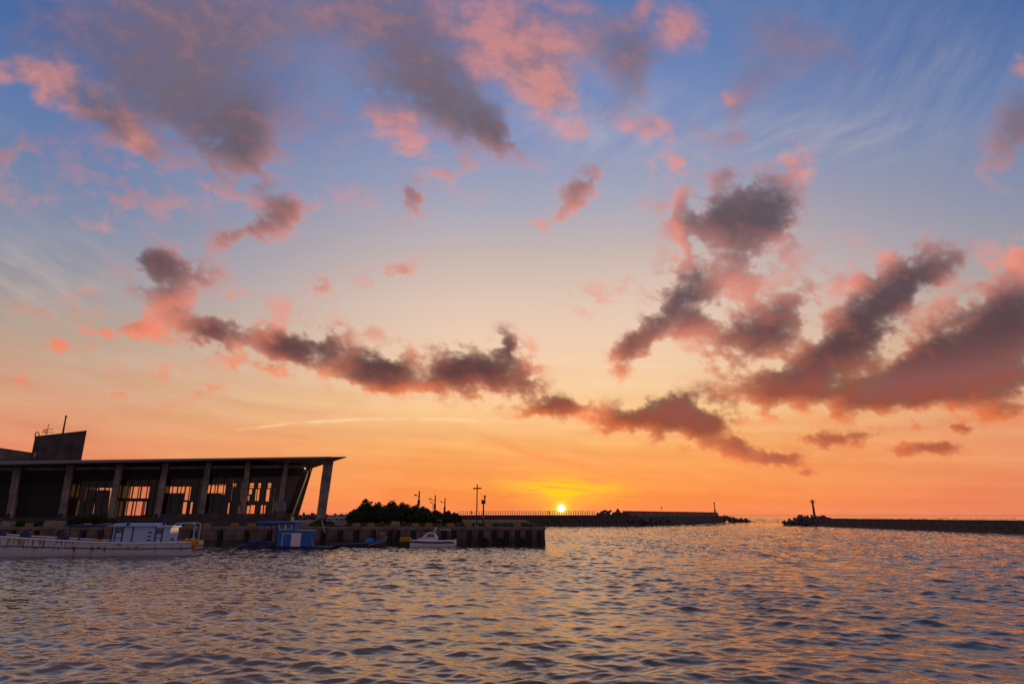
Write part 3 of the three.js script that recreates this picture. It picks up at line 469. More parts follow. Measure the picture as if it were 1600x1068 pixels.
// ---------------------------------------------------------------- ferry terminal
{
  const FY = 3.86, ZL = 98, ZR = 113;   // floor height; depth of the row of columns at its two ends
  const zAt = (px) => lerp(ZL, ZR, (px - 13.5) / 487);
  const A = at(13.5, 808, ZL), B = at(500.5, 808, ZR), along = V(B.x - A.x, 0, B.z - A.z).normalize(), back = V(along.z, 0, -along.x).multiplyScalar(along.z * 0 - along.x < 0 ? 1 : -1);
  // where the ray through a photo point meets the upright plane `off` metres behind the row of columns
  const onFace = (px, py, off) => { const d = ray(px, py), n = back, p0 = A.clone().addScaledVector(n, off), t = (p0.x * n.x + p0.z * n.z) / (d.x * n.x + d.z * n.z); return V(d.x * t, EYE + d.y * t, d.z * t); };
  const t = thing('terminal_building', 'long harbour terminal with slanted roof, tapering columns and a glass front', 'building', V(lerp(A.x, B.x, 0.5), QT, lerp(A.z, B.z, 0.5)));
  const flat = (p, y) => V(p.x, y, p.z);
  // raised floor and its front wall
  const fl = [onFace(-90, 808, -1.4), onFace(452, 808, -1.4), onFace(452, 808, -1.4).addScaledVector(back, 26), onFace(-90, 808, -1.4).addScaledVector(back, 26)];
  part(t, 'floor', hexa(fl.map((p) => flat(p, QT - 0.02)), fl.map((p) => flat(p, FY))), mat.plinth);
  const pl = [onFace(252, 806, -3.4), onFace(453, 806, -3.4), onFace(455, 806, -2.9), onFace(254, 806, -2.9)];
  part(t, 'ramp_wall', hexa(pl.map((p) => flat(p, QT - 0.02)), pl.map((p, i) => flat(p, 4.45 + (i === 1 || i === 2 ? 0.1 : 0)))), mat.plinth);
  // columns
  [[-71, 808.5, -57, 730, 9], [13.5, 808.5, 26.2, 727, 9.4], [94.8, 808.5, 109.3, 725.5, 9.2], [172, 808.5, 186.6, 723.5, 9], [244.2, 808.5, 258.6, 722.5, 8.6], [313, 808, 325.4, 721, 8], [378, 808, 387.6, 719.6, 7.4], [434, 808, 448.2, 719, 7], [500.5, 809, 513.6, 718, 13.6]].forEach(([bx, by, tx, ty, w], i) => {
    const off = i === 8 ? -0.4 : 0, p = onFace(bx, by, off), q = onFace(tx, ty, off), half = w / F * -p.z / cp * 0.46, s = along.clone().multiplyScalar(half), d = back.clone().multiplyScalar(0.75), k = i === 8 ? 1.16 : 1;
    p.y = i === 8 ? QT : FY + 0.002;
    const ring = (c, f) => [c.clone().addScaledVector(s, -f), c.clone().addScaledVector(s, f), c.clone().addScaledVector(s, f).add(d), c.clone().addScaledVector(s, -f).add(d)];
    // each column is cast in four lifts with open joints
    for (let j = 0; j < 4; j++) {
      const c0 = p.clone().lerp(q, j / 4), c1 = p.clone().lerp(q, (j + 1) / 4), z = j % 2 ? 0.972 : 1;
      part(t, 'column', hexa(ring(c0, z * lerp(1, k, j / 4)), ring(c1, z * lerp(1, k, (j + 1) / 4))), mat.concrete);
    }
    if (i > 0 && i < 5 && i !== 3) {
      const f = p.clone().addScaledVector(back, -0.55), l = thing('floodlight', 'round black floodlight at the foot of a terminal column', 'floodlight', f, 'floodlights at the column feet');
      part(l, 'housing', new THREE.SphereGeometry(0.3, 14, 10).scale(1, 1, 0.8).translate(f.x, f.y + 0.42, f.z), mat.black); part(l, 'bracket', box(f.x - 0.1, f.x + 0.1, f.y, f.y + 0.16, f.z - 0.1, f.z + 0.1), mat.black);
      part(l, 'lens', new THREE.CircleGeometry(0.17, 16).rotateX(-0.7).translate(f.x, f.y + 0.55, f.z + 0.235), mat.windscreen);
    }
  });
  // roof: one tapering slab
  const tip = onFace(541, 713, -3.2), fl0 = onFace(-90, 722, -3.2), br = (() => { const d = ray(482, 731), k = (tip.y - 0.25 - EYE) / d.y; return V(d.x * k, tip.y - 0.25, d.z * k); })(), bl = fl0.clone().addScaledVector(back, 34);
  const lowL = V(0, -0.62, 0), lowR = V(0, -0.16, 0);
  const top = [fl0, tip, br, bl], bottom = [fl0.clone().add(lowL), tip.clone().add(lowR), br.clone().add(V(0, -0.3, 0)), bl.clone().add(lowL)];
  const roof = part(t, 'roof', hexa(bottom, top), mat.soffit);
  const fo = back.clone().multiplyScalar(-0.06), fEnd = fl0.clone().lerp(tip, 0.955);
  part(roof, 'fascia', hexa([fl0, fEnd].flatMap((p, i) => i ? [p.clone().add(V(0, -0.2, 0)), p.clone().add(V(0, -0.2, 0)).addScaledVector(back, 0.3)] : [p.clone().add(V(0, -0.45, 0)).addScaledVector(back, 0.3), p.clone().add(V(0, -0.45, 0))]).map((p) => p.add(fo)).reverse().reverse(), [fl0, fEnd].flatMap((p, i) => i ? [p.clone(), p.clone().addScaledVector(back, 0.3)] : [p.clone().addScaledVector(back, 0.3), p.clone()]).map((p) => p.add(fo).add(V(0, 0.06, 0)))), mat.fascia);
  // edge beam under the roof, behind the columns
  const eb = (px) => onFace(px, lerp(733, 728.5, px / 480), 1.2);
  for (const [a, b] of [[-90, 20], [20, 102], [102, 180], [180, 252], [252, 320], [320, 384], [384, 442], [442, 478]]) part(t, 'edge_beam', beam(eb(a + 0.6), eb(b - 0.6), 0.5, 0.62), mat.concrete);
  // dark band above the glazing, in panels
  const G = 1.9, topY = (px) => lerp(752, 743, (px - 100) / 380), tops = (px) => lerp(728, 722, px / 480);
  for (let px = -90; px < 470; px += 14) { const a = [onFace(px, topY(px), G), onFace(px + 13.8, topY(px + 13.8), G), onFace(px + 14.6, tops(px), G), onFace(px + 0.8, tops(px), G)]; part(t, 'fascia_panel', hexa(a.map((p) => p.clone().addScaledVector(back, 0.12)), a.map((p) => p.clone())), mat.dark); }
  // glazing of the front: panes between mullions, three to a height
  const rows = [(px) => 808.5, (px) => lerp(779.5, 784.6, (px - 120) / 330), (px) => lerp(757.2, 758.8, (px - 120) / 330), (px) => topY(px)];
  const rightEdge = (py) => lerp(453.5, 480, (808 - py) / 73), lean = (py, px) => (py - 808) * -0.16 * (800 - px) / 560;
  const xs = []; for (let px = 102; px < 470; px += 13.4) xs.push(px);
  const skew = (px, py) => px + lean(py, px);
  for (let i = 0; i < xs.length; i++) {
    for (let r = 0; r < 3; r++) {
      const f = (px, k) => { const py = rows[k](px), x = Math.min(skew(px, py), rightEdge(py)); return [x, py]; };
      const c = [f(xs[i], r), f(xs[i] + 13.4, r), f(xs[i] + 13.4, r + 1), f(xs[i], r + 1)];
      if (c[1][0] - c[0][0] < 2) continue;
      const p = c.map(([x, y]) => onFace(x, y, G + 0.04));
      const g = new THREE.BufferGeometry(); g.setAttribute('position', new THREE.Float32BufferAttribute([0, 1, 2, 0, 2, 3].flatMap((k) => p[k].toArray()), 3)); g.computeVertexNormals();
      part(t, 'window_pane', metreUV(g), mat.pane);
    }
    const y0 = 808.5, y1 = topY(xs[i]); if (skew(xs[i], y1) < 476 && xs[i] < 448) part(t, 'mullion', beam(onFace(skew(xs[i], y0), y0, G), onFace(skew(xs[i], y1), y1, G), 0.11, 0.16), mat.frame);
  }
  for (const r of [1, 2]) part(t, 'transom', beam(onFace(102, rows[r](102), G - 0.01), onFace(rightEdge(rows[r](455)), rows[r](455), G - 0.01), 0.1, 0.1), mat.frame);
  part(t, 'sill', beam(onFace(102, 808.6, G - 0.05), onFace(453, 808.6, G - 0.05), 0.3, 0.3), mat.frame);
  // blank bays at the left
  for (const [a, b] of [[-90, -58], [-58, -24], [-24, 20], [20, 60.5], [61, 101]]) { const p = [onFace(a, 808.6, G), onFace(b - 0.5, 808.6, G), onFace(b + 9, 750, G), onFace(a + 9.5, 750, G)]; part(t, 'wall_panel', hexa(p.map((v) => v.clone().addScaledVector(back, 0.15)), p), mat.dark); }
  // leaning end of the building: post, glazed return and its bars
  const e0 = onFace(452.5, 808.6, G), e1 = onFace(480, 734, G), deep = back.clone().multiplyScalar(13);
  part(t, 'corner_post', beam(e0.clone().addScaledVector(along, -0.3), e1.clone().addScaledVector(along, -0.3), 1.15, 0.3), mat.frame);
  for (let k = 0; k < 5; k++) {
    const a = e0.clone().addScaledVector(deep, (k + 0.06) / 5), b = e0.clone().addScaledVector(deep, (k + 0.97) / 5), c = e1.clone().addScaledVector(deep, (k + 0.97) / 5), d = e1.clone().addScaledVector(deep, (k + 0.06) / 5);
    const g = new THREE.BufferGeometry(); g.setAttribute('position', new THREE.Float32BufferAttribute([a, b, c, a, c, d].flatMap((v) => v.toArray()), 3)); g.computeVertexNormals();
    part(t, 'window_pane', metreUV(g), mat.pane);
    const p0 = e0.clone().addScaledVector(deep, (k + 1) / 5), p1 = e1.clone().addScaledVector(deep, (k + 1) / 5); part(t, 'mullion', beam(p0, p1, 0.14, 0.2), mat.frame);
  }
  part(t, 'end_head', beam(e1.clone().add(V(0.3, 0.25, 0)), e1.clone().add(deep).add(V(0.3, 0.25, 0)), 0.7, 0.5), mat.dark);
  // back wall with the openings that show the sky, laid out on the plane 15 m behind the front
  const D = G + 13, holes = [[119, 761, 124, 806], [126, 762, 134, 778], [136, 762, 142, 779], [144, 762, 150, 806], [152, 762, 160, 765], [161, 762, 167, 765], [168, 762, 172, 803], [126, 800, 142, 803.5],
    [184, 760, 189, 778], [192, 760, 204, 778], [206, 760, 217, 778], [219, 760, 231, 778], [178, 782, 184, 805], [193, 783, 208, 810], [210, 783, 224, 810], [226, 782, 230, 804],
    [254, 759, 261, 781], [263, 760, 274, 770], [276, 760, 286, 770], [288, 760, 296, 781], [284, 784, 293, 803], [250, 784, 254, 803], [299, 784, 302, 803],
    [322, 757, 326, 770], [328, 757, 337, 770], [339, 757, 350, 770], [345, 771, 350, 783], [342, 785, 345, 803], [347, 785, 350, 803], [357.5, 785, 360, 803], [361, 755, 363, 760], [364.5, 755, 366, 760], [375, 755, 379, 783], [372, 785, 375, 798],
    [387.5, 754.5, 394, 762], [386, 764, 392, 772], [385, 774, 389, 782], [400, 754.5, 405, 762], [398, 764, 404, 782], [416, 754.5, 421, 762], [415, 764, 420, 783], [383, 790, 391.5, 803], [393, 789, 400, 803], [409, 789, 412, 803], [413, 789, 416, 803]];
  const px0 = onFace(-100, 800, D), U = (p) => (p.x - px0.x) * along.x + (p.z - px0.z) * along.z;
  const sh = new THREE.Shape(), u1 = U(onFace(468, 800, D)) - 0.2, hTop = onFace(300, 722, D).y - 0.3;
  sh.moveTo(0, FY + 0.002); sh.lineTo(u1, FY + 0.002); sh.lineTo(u1 + 2, hTop); sh.lineTo(0, hTop - 1.6); sh.closePath();
  for (const [x0, y0, x1, y1] of holes) {
    const q = [[x0, y1], [x1, y1], [x1, y0], [x0, y0]].map(([x, y]) => { const p = onFace(skew(x, y) + (x - skew(x, 780)) * 1, Math.min(y, 808), D); return [U(p), Math.max(p.y, FY + 0.15)]; });
    const h = new THREE.Path(); h.moveTo(...q[0]); h.lineTo(...q[3]); h.lineTo(...q[2]); h.lineTo(...q[1]); h.closePath(); sh.holes.push(h);
  }
  const wallG = new THREE.ExtrudeGeometry(sh, { depth: 0.22, bevelEnabled: false });
  wallG.applyMatrix4(new THREE.Matrix4().makeBasis(along, V(0, 1, 0), along.clone().cross(V(0, 1, 0)))); wallG.translate(px0.x, 0, px0.z);
  part(t, 'back_wall', metreUV(wallG), mat.inner);
  // ceiling and two cross walls keep the hall dark
  const ce = [onFace(-90, 735, G + 0.2), onFace(470, 735, G + 0.2), onFace(468, 735, D), onFace(-100, 735, D)], cy = onFace(60, 736, G).y;
  part(t, 'ceiling', hexa(ce.map((p) => flat(p, cy)), ce.map((p) => flat(p, cy + 0.25))), mat.soffit);
  for (const [px, d0, d1, w] of [[101, G + 0.2, D, 0.2], [176, 8, D, 0.25], [240, 7, D, 0.25], [306, 6, D - 1, 0.25], [368, 9, D, 0.2]]) { const a = onFace(px, 800, d0), b = a.clone().addScaledVector(back, d1 - d0 - 0.3); part(t, 'partition', hexa([a, b, b.clone().addScaledVector(along, w), a.clone().addScaledVector(along, w)].map((p) => flat(p, FY + 0.003)), [a, b, b.clone().addScaledVector(along, w), a.clone().addScaledVector(along, w)].map((p) => flat(p, cy - 0.01))), mat.inner); }
  // dark boards that stand inside the hall
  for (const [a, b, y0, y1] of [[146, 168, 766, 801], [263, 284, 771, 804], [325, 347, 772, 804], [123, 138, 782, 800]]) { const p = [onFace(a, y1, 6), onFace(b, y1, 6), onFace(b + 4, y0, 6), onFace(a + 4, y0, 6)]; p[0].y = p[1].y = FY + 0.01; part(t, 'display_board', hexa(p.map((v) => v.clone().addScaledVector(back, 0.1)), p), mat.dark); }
  // entrance frame
  for (const [a, b, c, d] of [[191.5, 809, 194.5, 781], [227.5, 809, 230, 781]]) part(t, 'door_post', beam(onFace(a, b, G - 0.25), onFace(c, d, G - 0.25), 0.2, 0.2), mat.frame);
  part(t, 'door_head', beam(onFace(192, 781, G - 0.24), onFace(233, 781.4, G - 0.24), 0.42, 0.3), mat.frame);
  // rooftop room, its ladder, the lower roof beside it
  const R = 7, away = V(onFace(135, 690, R).x, 0, onFace(135, 690, R).z).normalize(), rb = [onFace(47, 719, R), onFace(127, 718.5, R), onFace(127, 718.5, R).addScaledVector(away, 7), onFace(47, 719, R).addScaledVector(away, 7)], y0 = rb[0].y - 1.5;
  const rt = [onFace(54, 682.5, R), onFace(135, 673.5, R), onFace(135, 673.5, R).addScaledVector(away, 7), onFace(54, 682.5, R).addScaledVector(away, 7)];
  const room = part(t, 'rooftop_room', hexa(rb.map((p) => flat(p, y0)), rt), mat.wall);
  part(room, 'roof_trim', hexa(rt.map((p) => p.clone().add(V(0, 0.004, 0))), rt.map((p) => p.clone().add(V(0, 0.16, 0)))), mat.dark);
  const hatch = part(room, 'wall_hatch', (() => { const p = [onFace(51, 713.5, R - 0.05), onFace(56, 713.5, R - 0.05), onFace(57, 706, R - 0.05), onFace(52, 706, R - 0.05)]; return hexa(p.map((v) => v.clone().addScaledVector(back, 0.03)), p); })(), mat.fascia);
  const lo = [onFace(-90, 721, R + 2), onFace(47, 719, R + 2), onFace(47, 719, R + 2).addScaledVector(back, 9), onFace(-90, 721, R + 2).addScaledVector(back, 9)], lt = [onFace(-90, 686, R + 2), onFace(48.5, 706.5, R + 2), onFace(48.5, 706.5, R + 2).addScaledVector(back, 9), onFace(-90, 686, R + 2).addScaledVector(back, 9)];
  part(t, 'upper_roof_block', hexa(lo.map((p) => flat(p, p.y - 1.4)), lt), mat.wall2);
  const hp = (px, py) => onFace(px, py, R + 0.6);
  const hoop = new THREE.CatmullRomCurve3([hp(54.2, 684), hp(54.6, 678), hp(56.4, 675.2), hp(58.8, 675), hp(60.4, 677.5), hp(60.2, 683.5)]);
  part(room, 'ladder_hoop', new THREE.TubeGeometry(hoop, 20, 0.08, 6), mat.iron);
  // aerial and mast stand on the room
  const ab = onFace(71, 681.5, R + 2), am = onFace(76, 662, R + 2), aer = thing('tv_aerial', 'spiky television aerial on the rooftop room', 'aerial', ab);
  part(aer, 'mast', bar(ab, am, 0.06, 0.045), mat.iron);
  for (const [a, b, c, d] of [[66, 672.5, 82.5, 669.5], [64.5, 675, 83.5, 675.2], [67, 671, 70, 677], [70, 670, 73.5, 676.5]]) part(aer, 'element', bar(onFace(a, b, R + 2), onFace(c, d, R + 2), 0.05), mat.iron);
  const mb = onFace(97.5, 678, R + 3), mt = onFace(102.6, 650, R + 3), mast = thing('roof_mast', 'tapered dark mast with a short spur on the rooftop room', 'mast', mb);
  part(mast, 'mast', bar(mb, mt, 0.16, 0.11), mat.iron); part(mast, 'cap', new THREE.SphereGeometry(0.17, 10, 8).translate(mt.x, mt.y, mt.z), mat.iron); part(mast, 'spur', bar(onFace(102.3, 651.5, R + 3), onFace(105.8, 651.8, R + 3), 0.05), mat.iron);
  // sign board in front of the last bay
  const sb = onFace(437, 808, -1.0), sg = thing('notice_board', 'pale rectangular notice board on posts before the terminal glass', 'sign', flat(sb, FY));
  const c = [onFace(427, 798, -1), onFace(446.5, 798.2, -1), onFace(448, 783.5, -1), onFace(429, 783, -1)];
  part(sg, 'board', hexa(c.map((p) => p.clone().addScaledVector(back, 0.08)), c), old(0.34, 0.34, 0.4, 0.7, 0.003));
  for (const px of [430, 444]) part(sg, 'post', beam(flat(onFace(px, 806, -0.85), FY), onFace(px + 0.8, 797, -0.85), 0.1), mat.steel);
  // small lamp under the eave
  const lp = onFace(476.5, 731.5, 1.2), lamp = thing('eave_lamp', 'small white lamp under the eave at the end of the terminal', 'lamp', lp);
  part(lamp, 'glow_globe', new THREE.SphereGeometry(0.16, 12, 8).scale(1.2, 0.6, 1).translate(lp.x, lp.y, lp.z), M(0.8, 0.8, 0.8, 0.4, { emissive: new THREE.Color(1, 0.85, 0.7), emissiveIntensity: 0.9 }));
  part(lamp, 'holder', bar(lp.clone().add(V(0, 0.08, 0)), lp.clone().add(V(0, 0.7, 0)), 0.06), mat.iron);
  const pt = new THREE.PointLight(new THREE.Color(1, 0.85, 0.7), 0.5, 0, 2); pt.position.copy(lp); pt.castShadow = true; lamp.add(pt); pt.position.set(0, 0, 0);
  // hedges and planters before the blank bays
}

// ---------------------------------------------------------------- boats
const local = (parent, name, geometry, material, label) => { const m = new THREE.Mesh(geometry, material); m.name = name; if (label) m.userData.label = label; parent.add(m); return m; };
// a hull skinned over stations [x, half beam, sheer height, keel depth]; section points are shares of beam and height
function hullShape(st, sec, uvx = 1, uvy = 1) {
  const half = sec.length, n = half * 2 - 1, pos = [], uv = [], idx = [];
  st.forEach(([x, b, h, k]) => {
    for (let j = 0; j < n; j++) {
      const side = j < half ? 1 : -1, [sb, sh] = sec[j < half ? half - 1 - j : j - half + 1], y = sh < 0 ? sh * -k * -1 : sh * h;
      pos.push(x, y, side * sb * b); uv.push(x * uvx, y * uvy);
    }
  });
  for (let i = 0; i + 1 < st.length; i++) for (let j = 0; j + 1 < n; j++) { const a = i * n + j, b = a + 1, c = a + n, d = c + 1; idx.push(a, c, b, b, c, d); }
  const cap = (i) => { for (let j = 1; j + 1 < n; j++) idx.push(i * n, i * n + j, i * n + j + 1); };
  cap(0); cap(st.length - 1);
  const g = new THREE.BufferGeometry(); g.setAttribute('position', new THREE.Float32BufferAttribute(pos, 3)); g.setAttribute('uv', new THREE.Float32BufferAttribute(uv, 2)); g.setIndex(idx);
  return toCreasedNormals(g, 0.6);
}
const deckShape = (st, drop, inset) => {
  const pos = [], idx = [], uv = []; st.forEach(([x, b, h]) => { for (const s of [1, -1]) { pos.push(x, h - drop, s * Math.max(0.02, b - inset)); uv.push(x * 0.2, s * b * 0.2); } });
  for (let i = 0; i + 1 < st.length; i++) { const a = i * 2; idx.push(a, a + 1, a + 2, a + 1, a + 3, a + 2); }
  const g = new THREE.BufferGeometry(); g.setAttribute('position', new THREE.Float32BufferAttribute(pos, 3)); g.setAttribute('uv', new THREE.Float32BufferAttribute(uv, 2)); g.setIndex(idx); g.computeVertexNormals(); return g;
};
const tube = (pts, r, seg = 24) => new THREE.TubeGeometry(new THREE.CatmullRomCurve3(pts), seg, r, 7);
const lbar = (a, b, r) => bar(V(...a), V(...b), r);
// --- white fishing boat
{
  const S = onY(291, 867.9, 0), Bw = onY(0, 871, 0), d = S.clone().sub(Bw).normalize(), t = thing('fishing_boat', 'long white wooden fishing boat with rust streaks and an aft deckhouse', 'boat', S.clone().add(V(d.z * 2, 0, -d.x * 2)));
  t.rotation.y = Math.atan2(-d.z, d.x);
  const paint = (() => {
    const c = document.createElement('canvas'); c.width = 2048; c.height = 256; const g = c.getContext('2d');
    g.fillStyle = '#c0c8d6'; g.fillRect(0, 0, 2048, 256);
    let s = 11; const r = () => (s = (s * 16807) % 2147483647) / 2147483647;
    for (let k = 0; k < 900; k++) { g.globalAlpha = 0.05 + 0.08 * r(); g.fillStyle = r() < 0.5 ? '#98a2b2' : '#d2d8e0'; g.fillRect(r() * 2048, r() * 256, 6 + r() * 50, 2 + r() * 9); }
    for (let k = 0; k < 120; k++) { g.globalAlpha = 0.1 + 0.2 * r(); g.fillStyle = '#6f5a45'; const x = r() * 2048; g.fillRect(x, 40 + r() * 60, 2 + r() * 4, 30 + r() * 90); }
    for (let k = 0; k < 150; k++) {   // rust runs from the rail and the seams
      const x = r() * 2048, y = r() < 0.75 ? 66 + r() * 26 : 140, w = 3 + r() * 12, h = 16 + r() * 58;
      for (let q = 0; q < 9; q++) { g.globalAlpha = 0.14 + 0.26 * r(); g.fillStyle = ['#8a4a16', '#6e3510', '#a3621f', '#4f2a12'][Math.floor(r() * 4)]; g.fillRect(x + (r() - 0.5) * w, y + r() * 6, 1.5 + r() * w * 0.5, h * (0.35 + 0.65 * r())); }
    }
    g.globalAlpha = 1; g.fillStyle = '#2c0f0c'; g.fillRect(0, 214, 2048, 42);
    const q = new THREE.CanvasTexture(c); q.colorSpace = THREE.SRGBColorSpace; q.wrapS = THREE.RepeatWrapping; return q;
  })();
  const st = [[0.4, 1.7, 1.36, 0.5], [0, 1.85, 1.36, 0.6], [-3, 2.02, 1.34, 0.8], [-7, 2.1, 1.38, 0.9], [-10, 2.1, 1.5, 0.9], [-13.5, 2.05, 1.72, 0.9], [-17, 1.9, 1.95, 0.9], [-20, 1.62, 2.2, 0.9], [-22.5, 1.15, 2.5, 0.9], [-24.5, 0.55, 2.85, 0.8], [-25.8, 0.06, 3.15, 0.5]];
  const sec = [[0.04, -1], [0.7, -0.6], [0.93, 0], [0.97, 0.3], [1.0, 0.62], [1.03, 1]];
  local(t, 'hull', hullShape(st, sec, 1 / 26, 1 / 3.6), M(1, 1, 1, 0.6, { map: (() => { paint.wrapT = THREE.ClampToEdgeWrapping; paint.offset.set(0, 0.16); paint.repeat.set(1, 1); return paint; })() }));
  local(t, 'deck', deckShape(st, 0.3, 0.06), mat.wood);
  for (const s of [1, -1]) {
    local(t, 'gunwale', tube(st.map(([x, b, h]) => V(x, h, s * b * 1.02)), 0.075, 60), mat.white);
    local(t, 'rubbing_strake', tube(st.map(([x, b, h]) => V(x, h * 0.57, s * b * 1.0)), 0.05, 60), mat.iron);
  }
  // aft deckhouse
  const house = local(t, 'deckhouse', join(rbox(-8.0, -3.9, 1.0, 3.05, -1.35, 1.35, 0.04)), mat.paleBlue);
  local(t, 'deckhouse_lobby', rbox(-3.898, -2.3, 1.0, 2.92, -1.2, 1.25, 0.04), mat.paleBlue);
  const roof = local(t, 'deckhouse_roof', rbox(-8.6, -3.75, 3.052, 3.14, -1.6, 1.6, 0.03), mat.paleBlue);
  local(roof, 'roof_coaming', rbox(-8.1, -3.85, 3.142, 3.36, -1.45, 1.45, 0.05), mat.paleBlue);
  local(t, 'lobby_roof', rbox(-3.72, -2.1, 2.922, 3.1, -1.35, 1.4, 0.04), mat.paleBlue);
  for (const [x, w, y0, y1, z] of [[-7.4, 0.72, 1.3, 2.95, 1.36], [-3.4, 0.62, 1.3, 2.8, 1.262]]) {
    const dr = local(house, 'door', box(x - w / 2, x + w / 2, y0, y1, z - 0.02, z + 0.02), mat.paleBlue);
    for (const q of [-1, 1]) local(dr, 'door_frame', box(x + q * w / 2 - 0.06, x + q * w / 2 + 0.06, y0 - 0.02, y1 + 0.05, z - 0.01, z + 0.05), mat.deepBlue);
    local(dr, 'door_window', box(x - w / 2 + 0.07, x + w / 2 - 0.07, y1 - 0.5, y1 - 0.02, z + 0.021, z + 0.03), mat.windscreen);
    for (const q of [0.34, 0.68]) local(dr, 'door_rail', box(x - w / 2 + 0.07, x + w / 2 - 0.07, y0 + (y1 - y0) * q - 0.03, y0 + (y1 - y0) * q + 0.03, z + 0.021, z + 0.04), mat.deepBlue);
  }
  local(house, 'corner_trim', box(-6.1, -5.98, 1.3, 2.98, 1.352, 1.39), mat.deepBlue);
  for (const y of [1.55, 1.95, 2.35]) local(house, 'vent', rbox(-4.5, -4.1, y, y + 0.13, 1.34, 1.39, 0.02), mat.black);
  local(t, 'roof_lamp', new THREE.SphereGeometry(0.17, 12, 8).translate(-6.6, 3.25, 1.5), mat.black);
  local(t, 'exhaust_post', lbar([-3.75, 1.1, -0.5], [-3.65, 4.35, -0.5], 0.13), mat.deepBlue);
  local(t, 'gantry', tube([V(-2.2, 3.08, 0.9), V(-1.9, 3.3, 0.9), V(-1.2, 3.36, 0.9), V(-0.2, 3.36, 0.9), V(0.04, 3.2, 0.9), V(0.06, 2.4, 0.9), V(0.06, 1.2, 0.9)], 0.07, 40), mat.paleBlue);
  local(t, 'gantry', tube([V(-2.2, 3.08, -0.9), V(-1.9, 3.3, -0.9), V(-1.2, 3.36, -0.9), V(-0.2, 3.36, -0.9), V(0.04, 3.2, -0.9), V(0.06, 2.4, -0.9), V(0.06, 1.2, -0.9)], 0.06, 40), mat.paleBlue);
  local(t, 'stern_platform', rbox(0.1, 0.55, 0.62, 0.78, -1.5, 1.6, 0.04), mat.offWhite, 'rust stained stern platform');
  // blue awning frame on the foredeck
  const aw = local(t, 'awning_bar', lbar([-9.2, 3.12, 1.1], [-12.4, 3.12, 1.1], 0.13), mat.deepBlue);
  for (const [x, z] of [[-9.2, 1.1], [-12.4, 1.1], [-9.2, -1.1], [-12.4, -1.1]]) local(t, 'awning_post', lbar([x, 1.2, z], [x, 3.12, z], 0.07), mat.deepBlue);
  local(t, 'awning_bar', lbar([-9.2, 3.12, -1.1], [-12.4, 3.12, -1.1], 0.1), mat.deepBlue);
  for (const x of [-13.0, -16.6, -19.0]) { const w = local(t, 'winch', rbox(x - 0.4, x + 0.4, 1.4, 2.15 + (x < -15 ? 0.35 : 0), 0.7, 1.4, 0.08), mat.deepBlue); local(w, 'winch_drum', new THREE.CylinderGeometry(0.22, 0.22, 0.5, 14).rotateZ(Math.PI / 2).translate(x, 2.25 + (x < -15 ? 0.35 : 0), 1.05), mat.iron); }
  local(t, 'bow_davit', tube([V(-19.6, 2.2, 0.9), V(-19.4, 3.3, 1.0), V(-18.7, 4.3, 1.0)], 0.06), mat.iron);
  for (const x of [-5.1, -8.8, -14.9, -17.8, -11.2]) local(t, 'scupper', box(x - 0.16, x + 0.16, 0.93, 1.0, 2.09, 2.18), mat.black);
  t.updateMatrixWorld(true);
  const w = (x, y, z) => t.localToWorld(V(x, y, z));
  // loose gear aboard
  const fb = w(0.05, 1.3, 1.2), f = thing('rope_fender', 'big yellow bundle of rope fenders over the stern of the white fishing boat', 'fender', fb);
  for (let k = 0; k < 7; k++) { const x = (k - 3) * 0.22; part(f, 'fender_roll', new THREE.TorusGeometry(0.28 + 0.05 * (k % 3), 0.13, 8, 16).rotateY(Math.PI / 2 + (k % 2 ? 0.3 : -0.25)).translate(fb.x + x, fb.y + (k % 2 ? 0.06 : -0.05), fb.z + 0.12 * ((k * 3) % 4)), mat.yellow); }
  const db = w(-9.3, 1.2, 1.5), dr = thing('yellow_drum', 'small yellow drum on the deck of the white fishing boat', 'drum', db);
  part(dr, 'drum', new THREE.LatheGeometry([[0, 0], [0.26, 0], [0.28, 0.05], [0.26, 0.25], [0.28, 0.3], [0.26, 0.5], [0.27, 0.55], [0, 0.55]].map(([a, b]) => new THREE.Vector2(a, b)), 18).translate(db.x, db.y, db.z), mat.yellow); part(dr, 'bung', new THREE.CylinderGeometry(0.05, 0.05, 0.06, 10).translate(db.x + 0.12, db.y + 0.58, db.z), mat.black);
  const bb = w(-1.95, 1.05, 1.3), bk = thing('bucket', 'white bucket with a blue rim beside the deckhouse', 'bucket', bb);
  part(bk, 'bucket', new THREE.LatheGeometry([[0, 0], [0.17, 0], [0.22, 0.5], [0.2, 0.5], [0.16, 0.04]].map(([a, b]) => new THREE.Vector2(a, b)), 18).translate(bb.x, bb.y, bb.z), mat.white); part(bk, 'rim', new THREE.TorusGeometry(0.22, 0.03, 6, 18).rotateX(Math.PI / 2).translate(bb.x, bb.y + 0.5, bb.z), mat.blue); part(bk, 'lining', new THREE.CylinderGeometry(0.15, 0.14, 0.35, 14).translate(bb.x, bb.y + 0.6, bb.z), mat.blue);
}
